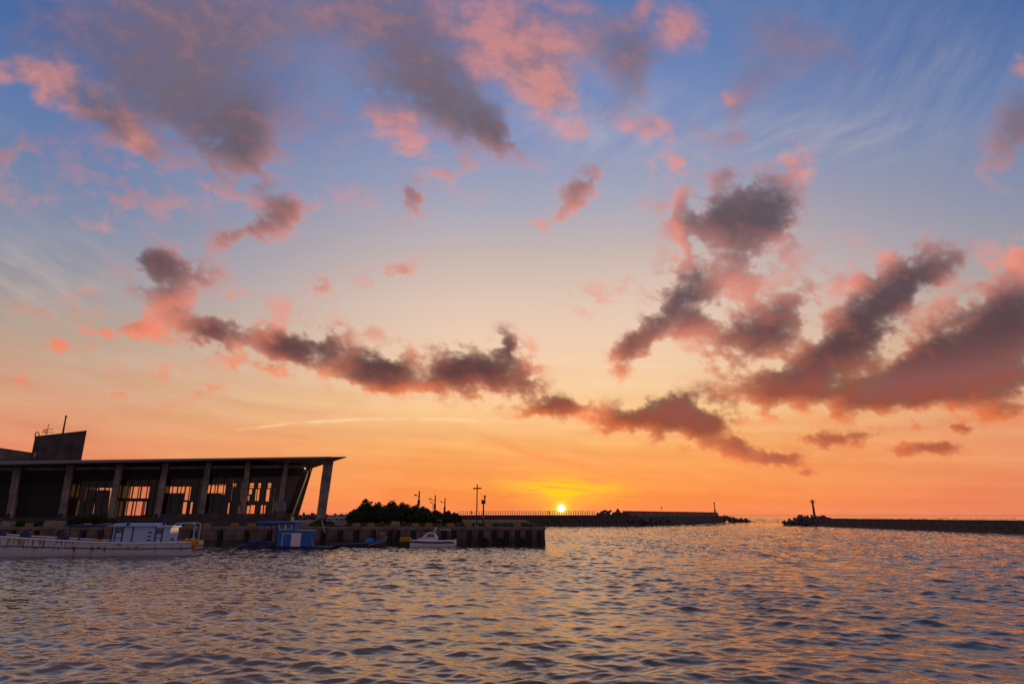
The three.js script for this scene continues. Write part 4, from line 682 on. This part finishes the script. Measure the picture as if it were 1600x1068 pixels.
// --- blue raft with a wheelhouse
{
  const Z = 79.6, X = (px) => at(px, 845, Z).x, Y = (py) => at(450, py, Z).y, t = thing('blue_raft', 'low fishing raft with a bright blue wheelhouse and flat blue canopy', 'boat', V(X(450), 0, -Z - 1.4));
  for (let k = 0; k < 9; k++) part(t, 'float_pipe', tube([V(X(372), 0.16, -Z - 0.3 * k), V(X(400), 0.06, -Z - 0.3 * k), V(X(500), 0.06, -Z - 0.3 * k), V(X(522), 0.2, -Z - 0.3 * k)], 0.155, 20), mat.black);
  const d0 = 0.24;
  for (let k = 0; k < 24; k++) { const x = lerp(X(378), X(518), k / 24); part(t, 'deck_plank', box(x, x + 0.48, d0, d0 + 0.06, -Z + 0.05, -Z - 2.6), mat.deepBlue); }
  const y0 = d0 + 0.062;
  part(t, 'wheelhouse', rbox(X(430), X(456.5), y0, Y(817.8), -Z - 0.35, -Z - 2.2, 0.04), mat.blue);
  const er = part(t, 'engine_house', rbox(X(456.6), X(483), y0, Y(829.2), -Z - 0.38, -Z - 2.2, 0.04), mat.blue);
  part(er, 'engine_house_lid', rbox(X(456.7), X(483.6), Y(829.1), Y(828.2), -Z - 0.3, -Z - 2.3, 0.02), mat.offWhite);
  const can = part(t, 'canopy', rbox(X(398), X(457.5), Y(817.6), Y(814.2), -Z - 0.1, -Z - 2.5, 0.05), mat.blue);
  part(can, 'canopy_post', bar(V(X(399.5), y0, -Z - 2.3), V(X(399.5), Y(817), -Z - 2.3), 0.05), mat.deepBlue); part(can, 'canopy_brace', bar(V(X(428), Y(841), -Z - 0.5), V(X(415), Y(817.5), -Z - 0.5), 0.06), mat.deepBlue);
  const win = (a, b, c, d) => box(X(a), X(b), Y(d), Y(c), -Z - 0.31, -Z - 0.352);
  for (const [a, b] of [[432.6, 441.4], [443, 451.4]]) { const p = part(t, 'window', win(a, b, 818.6, 826.2), mat.windscreen); }
  for (const [a, b, c, d] of [[432, 452.4, 826.2, 827], [441.4, 443, 818.2, 826.2], [451.4, 452.4, 818.2, 826.2], [432, 432.7, 818.2, 826.2]]) part(t, 'window_frame', box(X(a), X(b), Y(d), Y(c), -Z - 0.29, -Z - 0.348), mat.white);
  for (const [a, b, c, d] of [[438.6, 453, 833, 833.7], [438.6, 439.4, 833.7, 853.6]]) part(t, 'door_frame', box(X(a), X(b), Y(d), Y(c), -Z - 0.3, -Z - 0.36), mat.white);
  part(t, 'white_door', rbox(X(453), X(468), Y(853.6), Y(832.8), -Z - 0.28, -Z - 0.379, 0.02), mat.white, 'pale slatted door panel');
  for (let k = 0; k < 5; k++) part(t, 'door_slat', box(X(453.8), X(467.2), Y(850.5 - k * 3.8), Y(850.0 - k * 3.8), -Z - 0.272, -Z - 0.3), mat.offWhite);
  part(t, 'net_heap', new THREE.SphereGeometry(1, 18, 10).scale(0.42, 1.25, 0.5).translate(X(425), y0 + 1.25, -Z - 0.9), mat.wall2, 'grey bundle of netting hanging under the canopy');
  for (const [a, b, h] of [[386, 401, 0.66], [414, 425, 0.55]]) { const cr = part(t, 'fish_crate', rbox(X(a), X(b), y0, y0 + h, -Z - 0.3, -Z - 1.2, 0.04), mat.deepBlue); part(cr, 'crate_rim', rbox(X(a) - 0.03, X(b) + 0.03, y0 + h, y0 + h + 0.06, -Z - 0.27, -Z - 1.23, 0.02), mat.blue); }
  part(t, 'stern_float', new THREE.SphereGeometry(0.36, 14, 10).scale(1.1, 0.7, 1).translate(X(379), 0.45, -Z - 0.3), mat.deepBlue);
  part(t, 'tow_post', bar(V(X(484), y0 + 0.9, -Z - 0.6), V(X(487), y0, -Z - 0.5), 0.06), mat.offWhite);
}
// --- blue skiff with an upturned bow
{
  const Z = 83.6, X = (px) => at(px, 845, Z).x, x0 = X(512), L = X(601) - x0, t = thing('blue_skiff', 'dark open skiff with an upturned blue bow beside the quay', 'boat', V(x0 + L / 2, 0, -Z - 0.9));
  t.position.set(x0, 0, -Z - 0.9);
  const st = [[0, 0.8, 0.42, 0.2], [1.2, 0.9, 0.44, 0.25], [4, 0.92, 0.48, 0.25], [5.6, 0.85, 0.62, 0.22], [6.8, 0.66, 0.95, 0.1], [7.6, 0.4, 1.35, 0.05], [L, 0.1, 1.72, 0.0]].map(([x, b, h, k]) => [x, b, h, k]);
  // the bottom follows the rise of the bow
  const g = hullShape(st, [[0.1, -1], [0.8, -0.5], [0.95, 0.3], [1, 1]]); const p = g.attributes.position;
  for (let i = 0; i < p.count; i++) { const x = p.getX(i); if (x > 5) p.setY(i, Math.max(p.getY(i), ((x - 5) / (L - 5)) ** 1.6 * 1.35 - 0.15)); } g.computeVertexNormals();
  local(t, 'hull', g, mat.iron); local(t, 'bow_cheek', hullShape(st.slice(3), [[0.9, 0.45], [1.03, 0.62], [1.04, 1.03]]), mat.blue); local(t, 'deck', deckShape(st.slice(0, 6), 0.12, 0.05), mat.iron);
  for (const s of [1, -1]) local(t, 'gunwale', tube(st.map(([x, b, h]) => V(x, h, s * b)), 0.05, 40), s > 0 ? mat.blue : mat.deepBlue);
  local(t, 'bow_strip', tube([V(5.6, 0.25, 0.86), V(6.8, 0.6, 0.66), V(7.6, 1.0, 0.42), V(L + 0.15, 1.45, 0.1)], 0.06), mat.yellow);
  local(t, 'thwart', box(4.9, 5.2, 0.42, 0.5, -0.85, 0.85), mat.yellow);
  local(t, 'tarpaulin', (() => { const q = new THREE.IcosahedronGeometry(0.7, 3), v = q.attributes.position; for (let i = 0; i < v.count; i++) { const k = 1 + 0.3 * fbm(v.getX(i) * 2 + 4, v.getY(i) * 2 + v.getZ(i), 3); v.setXYZ(i, v.getX(i) * k * 1.2, Math.max(-0.1, v.getY(i) * k * 0.9), v.getZ(i) * k * 0.8); } q.computeVertexNormals(); return q.translate(5.6, 0.55, 0); })(), mat.blue, 'crumpled blue tarpaulin');
  const b = V(x0 + 7.1, 1.28, -Z - 1.2), f = thing('buoy', 'pale round buoy on a short red stake at the bow of the blue skiff', 'buoy', b); part(f, 'float', new THREE.SphereGeometry(0.16, 14, 10).translate(b.x, b.y + 0.45, b.z), M(0.4, 0.28, 0.27, 0.6)); part(f, 'eye', new THREE.TorusGeometry(0.06, 0.02, 6, 12).translate(b.x, b.y + 0.68, b.z), mat.iron); part(f, 'tail', bar(V(b.x, b.y + 0.26, b.z), V(b.x, b.y - 0.5, b.z), 0.03), mat.red);
}
// --- white motorboat
{
  const Z = 84.2, X = (px) => at(px, 845, Z).x, x0 = X(638.5), L = X(709) - x0, t = thing('motorboat', 'small white cabin motorboat with a navy stripe moored to the quay', 'boat', V(x0, 0, -Z - 1.05));
  const st = [[0, 0.04, 0.88, 0.05], [0.7, 0.45, 0.84, 0.2], [1.6, 0.8, 0.8, 0.28], [3, 1.02, 0.77, 0.3], [4.6, 1.05, 0.76, 0.3], [L - 0.25, 1.0, 0.78, 0.3], [L, 0.97, 0.66, 0.3]];
  local(t, 'hull', hullShape(st, [[0.05, -1], [0.75, -0.4], [0.92, 0.12], [0.97, 0.5], [1.02, 1]]), mat.white);
  for (const s of [1, -1]) local(t, 'navy_stripe', tube(st.map(([x, b, h]) => V(x, h * 0.8, s * b * 1.0)), 0.1, 40), M(0.01, 0.012, 0.05, 0.4));
  local(t, 'deck', deckShape(st, 0.02, 0.0), mat.white);
  for (const s of [1, -1]) local(t, 'gunwale', tube(st.map(([x, b, h]) => V(x, h + 0.03, s * b)), 0.06, 40), mat.white);
  const side = (pts, w) => { const s = new THREE.Shape(); pts.forEach(([x, y], i) => i ? s.lineTo(x, y) : s.moveTo(x, y)); s.closePath(); return metreUV(new THREE.ExtrudeGeometry(s, { depth: w, bevelEnabled: true, bevelSize: 0.05, bevelThickness: 0.05, bevelSegments: 2 }).translate(0, 0, -w / 2)); };
  const px = (p) => X(p) - x0, py = (q) => at(670, q, Z).y;
  local(t, 'foredeck_cabin', side([[px(645), 0.82], [px(660), py(839.4)], [px(682), py(838.8)], [px(681), 0.82]], 1.35), mat.white);
  const cab = local(t, 'wheelhouse', side([[px(659), py(839.3)], [px(666.5), py(832.6)], [px(677.5), py(832.4)], [px(680.8), py(839)]], 1.3), mat.white);
  local(cab, 'side_window', side([[px(664.5), py(838.3)], [px(668.2), py(834)], [px(672.2), py(834)], [px(672.2), py(838.3)]], 1.36), mat.windscreen);
  local(cab, 'side_window', side([[px(673.4), py(838.3)], [px(673.4), py(834)], [px(676.4), py(834)], [px(677.8), py(838.3)]], 1.36), mat.windscreen);
  local(cab, 'windscreen', beam(V(px(661.2), py(837.6), 0), V(px(665), py(834), 0), 1.1, 0.24), mat.windscreen);
  local(cab, 'blue_band', box(px(659), px(681), py(840.4), py(839.4), -0.735, 0.735), M(0.02, 0.05, 0.22, 0.4));
  local(cab, 'roof_arch', beam(V(px(676), py(832.3), 0), V(px(679.5), py(824.2), 0), 0.14, 0.5), mat.white); local(cab, 'roof_wing', rbox(px(674), px(681), py(831.5), py(831), -0.6, 0.6, 0.02), M(0.02, 0.05, 0.22, 0.4));
  local(t, 'outboard_engine', rbox(L - 0.1, L + 0.28, 0.1, 0.98, -0.25, 0.25, 0.08), mat.white);
  const b = V(X(631), 0.72, -Z - 1.0), f = thing('yellow_fender', 'yellow stacked tube fender beside the bow of the white motorboat', 'fender', b);
  for (const [dy, a, c] of [[0, 621.5, 640], [0.3, 622.5, 640.5]]) { const tb = part(f, 'fender_tube', new THREE.CapsuleGeometry(0.16, X(c) - X(a) - 0.3, 6, 12).rotateZ(Math.PI / 2).translate((X(a) + X(c)) / 2, b.y + dy + 0.1, b.z), mat.yellow); for (const k of [0.25, 0.5, 0.75]) part(tb, 'lashing', new THREE.TorusGeometry(0.17, 0.025, 6, 14).rotateY(Math.PI / 2).translate(lerp(X(a), X(c), k), b.y + dy + 0.1, b.z), mat.black); }
  part(f, 'float_foot', bar(V(b.x - 0.6, -0.1, b.z), V(b.x - 0.6, b.y, b.z), 0.06), mat.iron); part(f, 'float_foot', bar(V(b.x + 0.6, -0.1, b.z), V(b.x + 0.6, b.y, b.z), 0.06), mat.iron);
}

// ---------------------------------------------------------------- shrubs, hedges, grass
function leaves(lobes, count, size) {   // leaf-sized faces through lobes [x, y, z, rx, ry, rz]
  const pos = new Float32Array(count * 9), nor = new Float32Array(count * 9), vol = lobes.map((l) => l[3] * l[4] * l[5]), sum = vol.reduce((a, b) => a + b);
  for (let i = 0; i < count; i++) {
    let r = rnd() * sum, k = 0; while (k < lobes.length - 1 && r > vol[k]) r -= vol[k++];
    const l = lobes[k], a = rnd() * 6.283, c = rnd() * 2 - 1, s = Math.sqrt(1 - c * c), q = Math.pow(rnd(), 0.28) * rr(0.82, 1.08), clump = 1 + 0.22 * noise(a * 2 + k * 7, c * 3 + k);
    const x = l[0] + Math.cos(a) * s * q * l[3] * clump, y = l[1] + c * q * l[4] * clump, z = l[2] + Math.sin(a) * s * q * l[5] * clump, w = size * rr(0.6, 1.3);
    const u = V(rr(-1, 1), rr(-1, 1), rr(-1, 1)).normalize(), v = V(rr(-1, 1), rr(-1, 1), rr(-1, 1)).cross(u).normalize(), n = u.clone().cross(v);
    pos.set([x - u.x * w * 0.5, y - u.y * w * 0.5, z - u.z * w * 0.5, x + u.x * w * 0.5, y + u.y * w * 0.5, z + u.z * w * 0.5, x + v.x * w, y + v.y * w, z + v.z * w], i * 9);
    for (let j = 0; j < 3; j++) nor.set([n.x, n.y, n.z], i * 9 + j * 3);
  }
  const g = new THREE.BufferGeometry(); g.setAttribute('position', new THREE.BufferAttribute(pos, 3)); g.setAttribute('normal', new THREE.BufferAttribute(nor, 3)); g.setAttribute('uv', new THREE.BufferAttribute(new Float32Array(count * 6), 2)); return g;
}
{
  const Z = 113, X = (px, z = Z) => at(px, 805, z).x, T = (py) => at(600, py, Z).y;
  const shrubs = [[556, 793, 14], [569, 780.5, 13], [589, 783, 18], [611, 781.5, 18], [631, 784.5, 17], [648, 788, 16], [664, 790.5, 13], [682, 796.5, 14], [698, 798, 12], [711, 801, 10]];
  shrubs.forEach(([px, top, w], i) => {
    const z = Z + (i % 3) * 1.6, x = X(px, z), h = T(top) - QT, r = w * 0.122, label = ['rounded low tree at the terminal end of the dark clump', 'tallest spiky-topped tree in the dark clump on the quay', 'dense dark tree beside the spiky-topped tree', 'broad high tree in the middle of the dark clump', 'dark tree sloping down beside the broad middle tree', 'dark tree that hides the foot of the tallest utility pole', 'dark bush between the two tall utility poles', 'low bush under the long-armed utility pole', 'low bush under the utility pole with a transformer box', 'last small shrub of the dark clump toward the breakwater'][i];
    const t = thing('shrub_tree', label, 'tree', V(x, QT - 0.03, -z), 'tree clump on the quay');
    const lobes = [];
    for (let k = 0; k < 16; k++) { const a = rr(0, 6.28), q = rr(0.15, 0.95), v = rr(0.2, 0.95 - 0.35 * q * q); lobes.push([x + Math.cos(a) * r * q, QT + h * v, -z + Math.sin(a) * r * q, r * rr(0.16, 0.42), h * rr(0.07, 0.15), r * rr(0.2, 0.45)]); }
    lobes.push([x + rr(-0.3, 0.3) * r, QT + h * 0.9, -z, r * 0.28, h * 0.11, r * 0.4], [x, QT + h * 0.34, -z, r * 1.12, h * 0.34, r * 1.05], [x, QT + h * 0.5, -z, r * 0.9, h * 0.36, r * 0.9], [x, QT + h * 0.62, -z, r * 0.6, h * 0.3, r * 0.6]);
    if (i === 1) for (let k = 0; k < 6; k++) lobes.push([x + rr(-1.2, 1.2), QT + h * rr(0.9, 1), -z, 0.35, 0.3, 0.35]);
    const gs = [bar(V(x, QT - 0.03, -z), V(x + rr(-0.2, 0.2), QT + h * 0.55, -z), 0.16, 0.08)];
    for (let k = 0; k < 5; k++) gs.push(bar(V(x, QT + h * (0.15 + 0.06 * k), -z), V(lobes[k][0], lobes[k][1], lobes[k][2]), 0.07, 0.03));
    part(t, 'trunk', join(gs), mat.bark); part(t, 'crown', leaves(lobes, 7000, 0.26), mat.leaf);
  });
  // hedges before the terminal
  for (const [px, y0, py, w, label] of [[46, QT, 812, 26, 'low clipped hedge before the blank end of the terminal'], [118, QT, 804, 16, 'dark bush before the first glazed bay of the terminal'], [148, QT, 800.5, 22, 'large dark bush before the display board bay'], [175, QT, 808, 10, 'small bush beside the terminal entrance'], [500, QT, 810.5, 11, 'low green shrub at the foot of the corner column'], [516, QT, 814, 8, 'small green weed clump beside the corner column']]) {
    const z = px > 400 ? 104 : 93.6, x = X(px, z), top = at(px, py, z).y, h = Math.max(0.6, top - y0), r = w * 0.105, t = thing('hedge_shrub', label, 'shrub', V(x, y0 - 0.03, -z)), lobes = [];
    for (let k = 0; k < 10; k++) lobes.push([x + rr(-0.8, 0.8) * r, y0 + h * rr(0.3, 0.75), -z + rr(-0.5, 0.5), r * rr(0.25, 0.45), h * rr(0.22, 0.34), rr(0.4, 0.7)]);
    part(t, 'stem', bar(V(x, y0 - 0.03, -z), V(x, y0 + h * 0.5, -z), 0.08, 0.04), mat.bark); part(t, 'foliage', leaves(lobes, 2200, 0.2), mat.leaf);
  }
  // rough grass on the yard
  const n = 30000, pos = new Float32Array(n * 9);
  for (let i = 0; i < n; i++) {
    const z = i % 2 ? rr(90.6, 96) : rr(90.6, 122), px = i % 3 ? rr(485, 845) : rr(700, 848), x = X(px, z), thick = 0.5 + fbm(x / 3, z / 3, 3); if (thick < 0.35) { continue; }
    const a = rr(0, 6.28), h = rr(0.2, 0.62) * thick, w = 0.05; pos.set([x - Math.cos(a) * w, QT - 0.04, -z - Math.sin(a) * w, x + Math.cos(a) * w, QT - 0.04, -z + Math.sin(a) * w, x + rr(-0.15, 0.15), QT + h, -z + rr(-0.15, 0.15)], i * 9);
  }
  const g = new THREE.BufferGeometry(); g.setAttribute('position', new THREE.BufferAttribute(pos, 3)); g.computeVertexNormals();
  const m = new THREE.Mesh(g, mat.grass); m.name = 'rough_grass'; m.userData = { kind: 'stuff', label: 'rough dry grass growing on the quay yard', category: 'grass' }; scene.add(m);
}
// ---------------------------------------------------------------- stones and blocks on the end of the quay
{
  const shape = (s) => { const g = new THREE.IcosahedronGeometry(1, 2), p = g.attributes.position; for (let i = 0; i < p.count; i++) { const k = 1 + 0.35 * noise(p.getX(i) * 1.3 + s, p.getY(i) * 1.3 + p.getZ(i) * 1.7 + s); p.setXYZ(i, p.getX(i) * k, p.getY(i) * k * 0.7, p.getZ(i) * k); } g.computeVertexNormals(); return metreUV(g, 0.5); };
  const shapes = [1, 5, 9].map(shape), pale = old(0.3, 0.27, 0.25, 0.9, 0.03);
  [[716, 0.4], [726, 0.35], [750, 0.42], [770, 0.4], [783, 0.5], [790, 0.45], [797, 0.5], [803, 0.36], [814, 0.44], [821, 0.4], [829, 0.5], [836, 0.36], [775, 0.3], [843, 0.3]].forEach(([px, s], i) => {
    const z = 91.5 + (i * 37 % 50) / 10, m = new THREE.Mesh(shapes[i % 3], i % 2 ? pale : mat.blocks); m.name = numbered('rubble_stone'); m.position.set(at(px, 815, z).x, QT + s * 0.35, -z); m.scale.setScalar(s); m.rotation.y = i * 1.7;
    m.userData = { label: 'rough pale rubble stone lying on the end of the quay', category: 'stone', group: 'rubble stones on the quay' }; scene.add(m);
  });
  const pl = (a, b, h, label) => { const z = 91.2, x0 = at(a, 815, z).x, x1 = at(b, 815, z).x, t = thing('planter', label, 'planter', V((x0 + x1) / 2, QT, -z)); part(t, 'trough', rbox(x0, x1, QT, QT + h, -z, -z - 0.9, 0.05), mat.concrete); part(t, 'soil', box(x0 + 0.1, x1 - 0.1, QT + h, QT + h + 0.03, -z - 0.1, -z - 0.8), mat.bark); };
  pl(68, 97, 0.85, 'pale concrete planter before the second terminal column'); pl(-20, 17, 0.8, 'pale concrete planter before the first terminal column'); pl(611, 623, 0.75, 'small concrete planter behind a striped block before the trees'); pl(523, 537, 0.75, 'low concrete block planter between the corner column and the trees');
  // plank under the quay edge, leaning stake
  const z = QZ - 0.36, a = V(at(688, 827, z).x, at(688, 827, z).y, -z), b = V(at(704, 827, z).x, a.y, -z), t = thing('mooring_plank', 'pale lavender plank hung on the quay wall behind the motorboat', 'plank', a);
  part(t, 'plank', rbox(a.x, b.x, a.y - 0.1, a.y + 0.1, a.z + 0.04, a.z - 0.06, 0.02), mat.offWhite); for (const k of [0.2, 0.8]) part(t, 'hanger', bar(V(lerp(a.x, b.x, k), a.y + 0.08, a.z - 0.02), V(lerp(a.x, b.x, k), QT + 0.02, a.z - 0.3), 0.02), mat.iron);
  const s0 = V(at(509, 826, QZ).x, 1.9, -QZ + 0.34), s = thing('leaning_stake', 'thin pale stake leaning against the quay near the corner column', 'stake', s0); part(s, 'stake', bar(s0, V(at(504, 812, QZ + 1).x, 3.55, -QZ - 0.5), 0.07, 0.05), mat.offWhite); part(s, 'hook', new THREE.TorusGeometry(0.1, 0.03, 6, 12).translate(s0.x, s0.y, s0.z), mat.offWhite);
}
// ---------------------------------------------------------------- poles
{
  const pole = (px, top, Z, r, label) => { const b = V(at(px, 805, Z).x, QT - 0.03, -Z), h = at(px, top, Z).y, t = thing('utility_pole', label, 'lamp post', b, 'poles behind the trees'); part(t, 'pole', bar(b, V(b.x, h, b.z), r * 1.15, r * 0.8), mat.iron); return [t, b, h]; };
  for (const [px, top, Z, box_, label] of [[653.5, 767, 150, 1, 'tallest utility pole with a lamp arm rising behind the trees'], [679, 773, 165, 1, 'utility pole with a long lamp arm behind the lower shrubs'], [694.5, 777.5, 185, 1, 'utility pole with a transformer box near the end of the trees'], [675.5, 785, 200, 0, 'short lamp post between the utility poles']]) {
    const [t, b, h] = pole(px, top, Z, box_ ? 0.2 : 0.08, label), k = Z / 150;
    if (box_) part(t, 'transformer', rbox(b.x - 0.32, b.x + 0.32, h - 3.4 * k, h - 2.2 * k, b.z - 0.3, b.z + 0.3, 0.05), mat.iron);
    const y = box_ ? h - 1.0 * k : h, x = b.x - (box_ ? 0.75 * k + (px > 670 && px < 690 ? 0.4 : 0) : 0.4);
    part(t, 'lamp_arm', bar(V(b.x, y - 0.5, b.z), V(x, y + 0.05, b.z), 0.06), mat.iron); part(t, 'lamp_head', rbox(x - 0.5, x + 0.16, y - 0.1, y + 0.22, b.z - 0.18, b.z + 0.18, 0.08), mat.iron);
  }
  const Z = 90.2, cb = V(at(744.6, 821, Z).x, QT, -Z), top = at(746, 756.8, Z).y, c = thing('floodlight_mast', 'tall thin mast with a thick crossbar on the quay', 'mast', cb);
  part(c, 'mast', bar(cb, V(cb.x, top, cb.z), 0.1, 0.075), mat.iron);
  const cy = at(745, 762.7, Z).y; part(c, 'crossbar', rbox(cb.x - 0.66, cb.x - 0.06, cy - 0.11, cy + 0.08, cb.z + 0.12, cb.z - 0.12, 0.06), mat.iron); part(c, 'crossbar', rbox(cb.x + 0.06, cb.x + 0.66, cy - 0.08, cy + 0.11, cb.z + 0.12, cb.z - 0.12, 0.06), mat.iron); part(c, 'foot', rbox(cb.x - 0.3, cb.x + 0.3, QT, QT + 0.25, cb.z + 0.3, cb.z - 0.3, 0.05), mat.concrete); part(c, 'cap', new THREE.CylinderGeometry(0.11, 0.11, 0.2, 10).translate(cb.x, top - 0.1, cb.z), mat.iron);
  const eb = V(at(754.8, 821, Z).x, QT, -Z), ey = (py) => at(756, py, Z).y, e = thing('equipment_pole', 'pole carrying a cabinet and a lantern on the quay', 'pole', eb);
  part(e, 'pole', bar(eb, V(eb.x + 0.02, ey(786), eb.z), 0.12, 0.1), mat.iron); part(e, 'cabinet', rbox(eb.x - 0.3, eb.x + 0.34, ey(786.8), ey(781.2), eb.z + 0.2, eb.z - 0.2, 0.04), mat.iron); part(e, 'lantern', new THREE.LatheGeometry([[0.1, 0], [0.1, 0.4], [0.16, 0.44], [0.16, 0.7], [0, 0.74]].map(([a, b]) => new THREE.Vector2(a, b)), 12).translate(eb.x + 0.2, ey(781.2), eb.z), mat.iron); part(e, 'whip_aerial', bar(V(eb.x - 0.24, ey(781.5), eb.z), V(eb.x - 0.38, ey(769), eb.z), 0.018, 0.012), mat.iron); part(e, 'bracket', rbox(eb.x - 0.32, eb.x - 0.04, ey(781.1), ey(780.4), eb.z + 0.1, eb.z - 0.1, 0.02), mat.iron); part(e, 'sleeve', bar(V(eb.x, ey(808), eb.z), V(eb.x, ey(804.5), eb.z), 0.14), mat.offWhite);
}
// ---------------------------------------------------------------- parked vehicles, strollers on the breakwater
{
  const vehicle = (name, label, cat, x, z, turn, profile, w, wheelsX, glass, m) => {
    const t = thing(name, label, cat, V(x, QT - 0.03, z)); t.rotation.y = turn;
    const s = new THREE.Shape(); profile.forEach(([a, b], i) => i ? s.lineTo(a, b) : s.moveTo(a, b)); s.closePath();
    local(t, 'body', metreUV(new THREE.ExtrudeGeometry(s, { depth: w - 0.2, bevelEnabled: true, bevelSize: 0.1, bevelThickness: 0.1, bevelSegments: 3 }).translate(0, 0, -(w - 0.2) / 2)), m);
    for (const pts of glass) { const q = new THREE.Shape(); pts.forEach(([a, b], i) => i ? q.lineTo(a, b) : q.moveTo(a, b)); q.closePath(); local(t, 'side_window', metreUV(new THREE.ExtrudeGeometry(q, { depth: w + 0.02, bevelEnabled: false }).translate(0, 0, -(w + 0.02) / 2)), mat.windscreen); }
    for (const wx of wheelsX) for (const q of [1, -1]) { const wh = local(t, 'wheel', new THREE.CylinderGeometry(0.33, 0.33, 0.22, 18).rotateX(Math.PI / 2).translate(wx, 0.33, q * (w / 2 - 0.1)), mat.rubber); local(wh, 'hub', new THREE.CylinderGeometry(0.19, 0.19, 0.02, 14).rotateX(Math.PI / 2).translate(wx, 0.33, q * (w / 2 + 0.02)), mat.steel); }
    for (const q of [1, -1]) local(t, 'headlight', rbox(profile[0][0] - 0.14, profile[0][0] + 0.02, 0.62, 0.78, q * (w / 2 - 0.4) - 0.15, q * (w / 2 - 0.4) + 0.15, 0.03), mat.offWhite);
  };
  vehicle('parked_car', 'silver hatchback parked between the corner column and the trees', 'car', at(520.5, 808, 226).x, -226, 0.25, [[-2.05, 0.35], [-2.1, 0.75], [-1.9, 0.95], [-1.1, 1.02], [-0.35, 1.5], [1.2, 1.52], [1.9, 1.0], [2.0, 0.4]], 1.75, [-1.3, 1.25], [[[-0.9, 1.02], [-0.3, 1.42], [0.35, 1.43], [0.35, 1.02]], [[0.45, 1.02], [0.45, 1.43], [1.15, 1.43], [1.6, 1.02]]], M(0.45, 0.48, 0.55, 0.35, { metalness: 0.2 }));
  vehicle('parked_van', 'white van parked at the edge of the dark tree clump', 'van', at(540, 808, 222).x, -222, 0.15, [[-2.3, 0.4], [-2.35, 0.9], [-1.7, 1.25], [-1.0, 1.95], [2.2, 2.0], [2.3, 1.0], [2.25, 0.4]], 1.85, [-1.5, 1.45], [[[-1.5, 1.28], [-0.95, 1.8], [-0.2, 1.82], [-0.2, 1.28]], [[1.2, 1.28], [1.2, 1.8], [2.0, 1.8], [2.05, 1.28]]], mat.offWhite);
  const walker = (x, y, z, stride, turn, label) => {
    const J = [[0, 1.72, 0, 0.02, 1.6, 0, 0.1, 0.105], [0, 1.5, 0, 0, 1.05, 0, 0.155, 0.135], [0, 1.62, 0, 0, 1.45, 0, 0.06, 0.07], [0, 1.42, 0.18, 0.06 * stride, 1.14, 0.24, 0.055, 0.045], [0.06 * stride, 1.14, 0.24, 0.2 * stride, 0.9, 0.22, 0.042, 0.035], [0, 1.42, -0.18, -0.08 * stride, 1.14, -0.24, 0.055, 0.045], [-0.08 * stride, 1.14, -0.24, 0.02, 0.9, -0.23, 0.042, 0.035],
      [0, 0.98, 0.09, 0.17 * stride, 0.52, 0.1, 0.095, 0.065], [0.17 * stride, 0.52, 0.1, 0.2 * stride, 0.06, 0.1, 0.06, 0.045], [0.2 * stride, 0.05, 0.1, 0.2 * stride + 0.16, 0.04, 0.1, 0.045, 0.035], [0, 0.98, -0.09, -0.1 * stride, 0.52, -0.1, 0.095, 0.065], [-0.1 * stride, 0.52, -0.1, -0.26 * stride, 0.07, -0.1, 0.06, 0.045], [-0.26 * stride, 0.05, -0.1, -0.26 * stride + 0.15, 0.04, -0.1, 0.045, 0.035]];
    const N = 56, mc = new MarchingCubes(N, M(0, 0, 0), false, false, 60000), R = 1.0; mc.isolation = 0;
    for (let k = 0; k < N; k++) for (let j = 0; j < N; j++) for (let i = 0; i < N; i++) {
      const X = (i / N * 2 - 1) * R, Y = (j / N * 2 - 1) * R + 0.92, Z = (k / N * 2 - 1) * R; let d = 9;
      for (const [ax, ay, az, bx, by, bz, r0, r1] of J) { const ex = bx - ax, ey = by - ay, ez = bz - az, h = clamp(((X - ax) * ex + (Y - ay) * ey + (Z - az) * ez) / (ex * ex + ey * ey + ez * ez)), q = Math.hypot(X - ax - ex * h, Y - ay - ey * h, Z - az - ez * h) - lerp(r0, r1, h), w = clamp(0.5 + 0.5 * (q - d) / 0.04); d = lerp(q, d, w) - 0.04 * w * (1 - w); }
      mc.field[k * N * N + j * N + i] = -d;
    }
    mc.update();
    const g = new THREE.BufferGeometry(), n = mc.count ?? mc.geometry.drawRange.count; g.setAttribute('position', new THREE.BufferAttribute(mc.positionArray.slice(0, n * 3), 3)); g.setAttribute('normal', new THREE.BufferAttribute(mc.normalArray.slice(0, n * 3), 3)); g.translate(0, 0.92, 0);
    const t = new THREE.Group(); t.name = numbered('person'); t.position.set(x, y, z); t.rotation.y = turn; t.userData = { label, category: 'person' }; scene.add(t);
    local(t, 'body', g, M(0.035, 0.028, 0.028, 0.8)); local(t, 'hair', new THREE.SphereGeometry(0.115, 12, 8, 0, 6.3, 0, 1.7).translate(-0.01, 1.69, 0), mat.black);
  };
  const p = at(858, 800, BZ + 1.8); walker(p.x, 4.37, p.z, 1, 0.5, 'person in dark clothes walking along the breakwater near the sun');
  const q = at(736.5, 800, BZ + 1.8); walker(q.x, 4.37, q.z, 0.15, 1.5, 'person in dark clothes standing by the railing near the tall mast');
}

scene.traverse((o) => { if (o.isMesh) { o.castShadow = true; o.receiveShadow = true; } });
renderer.render(scene, camera);
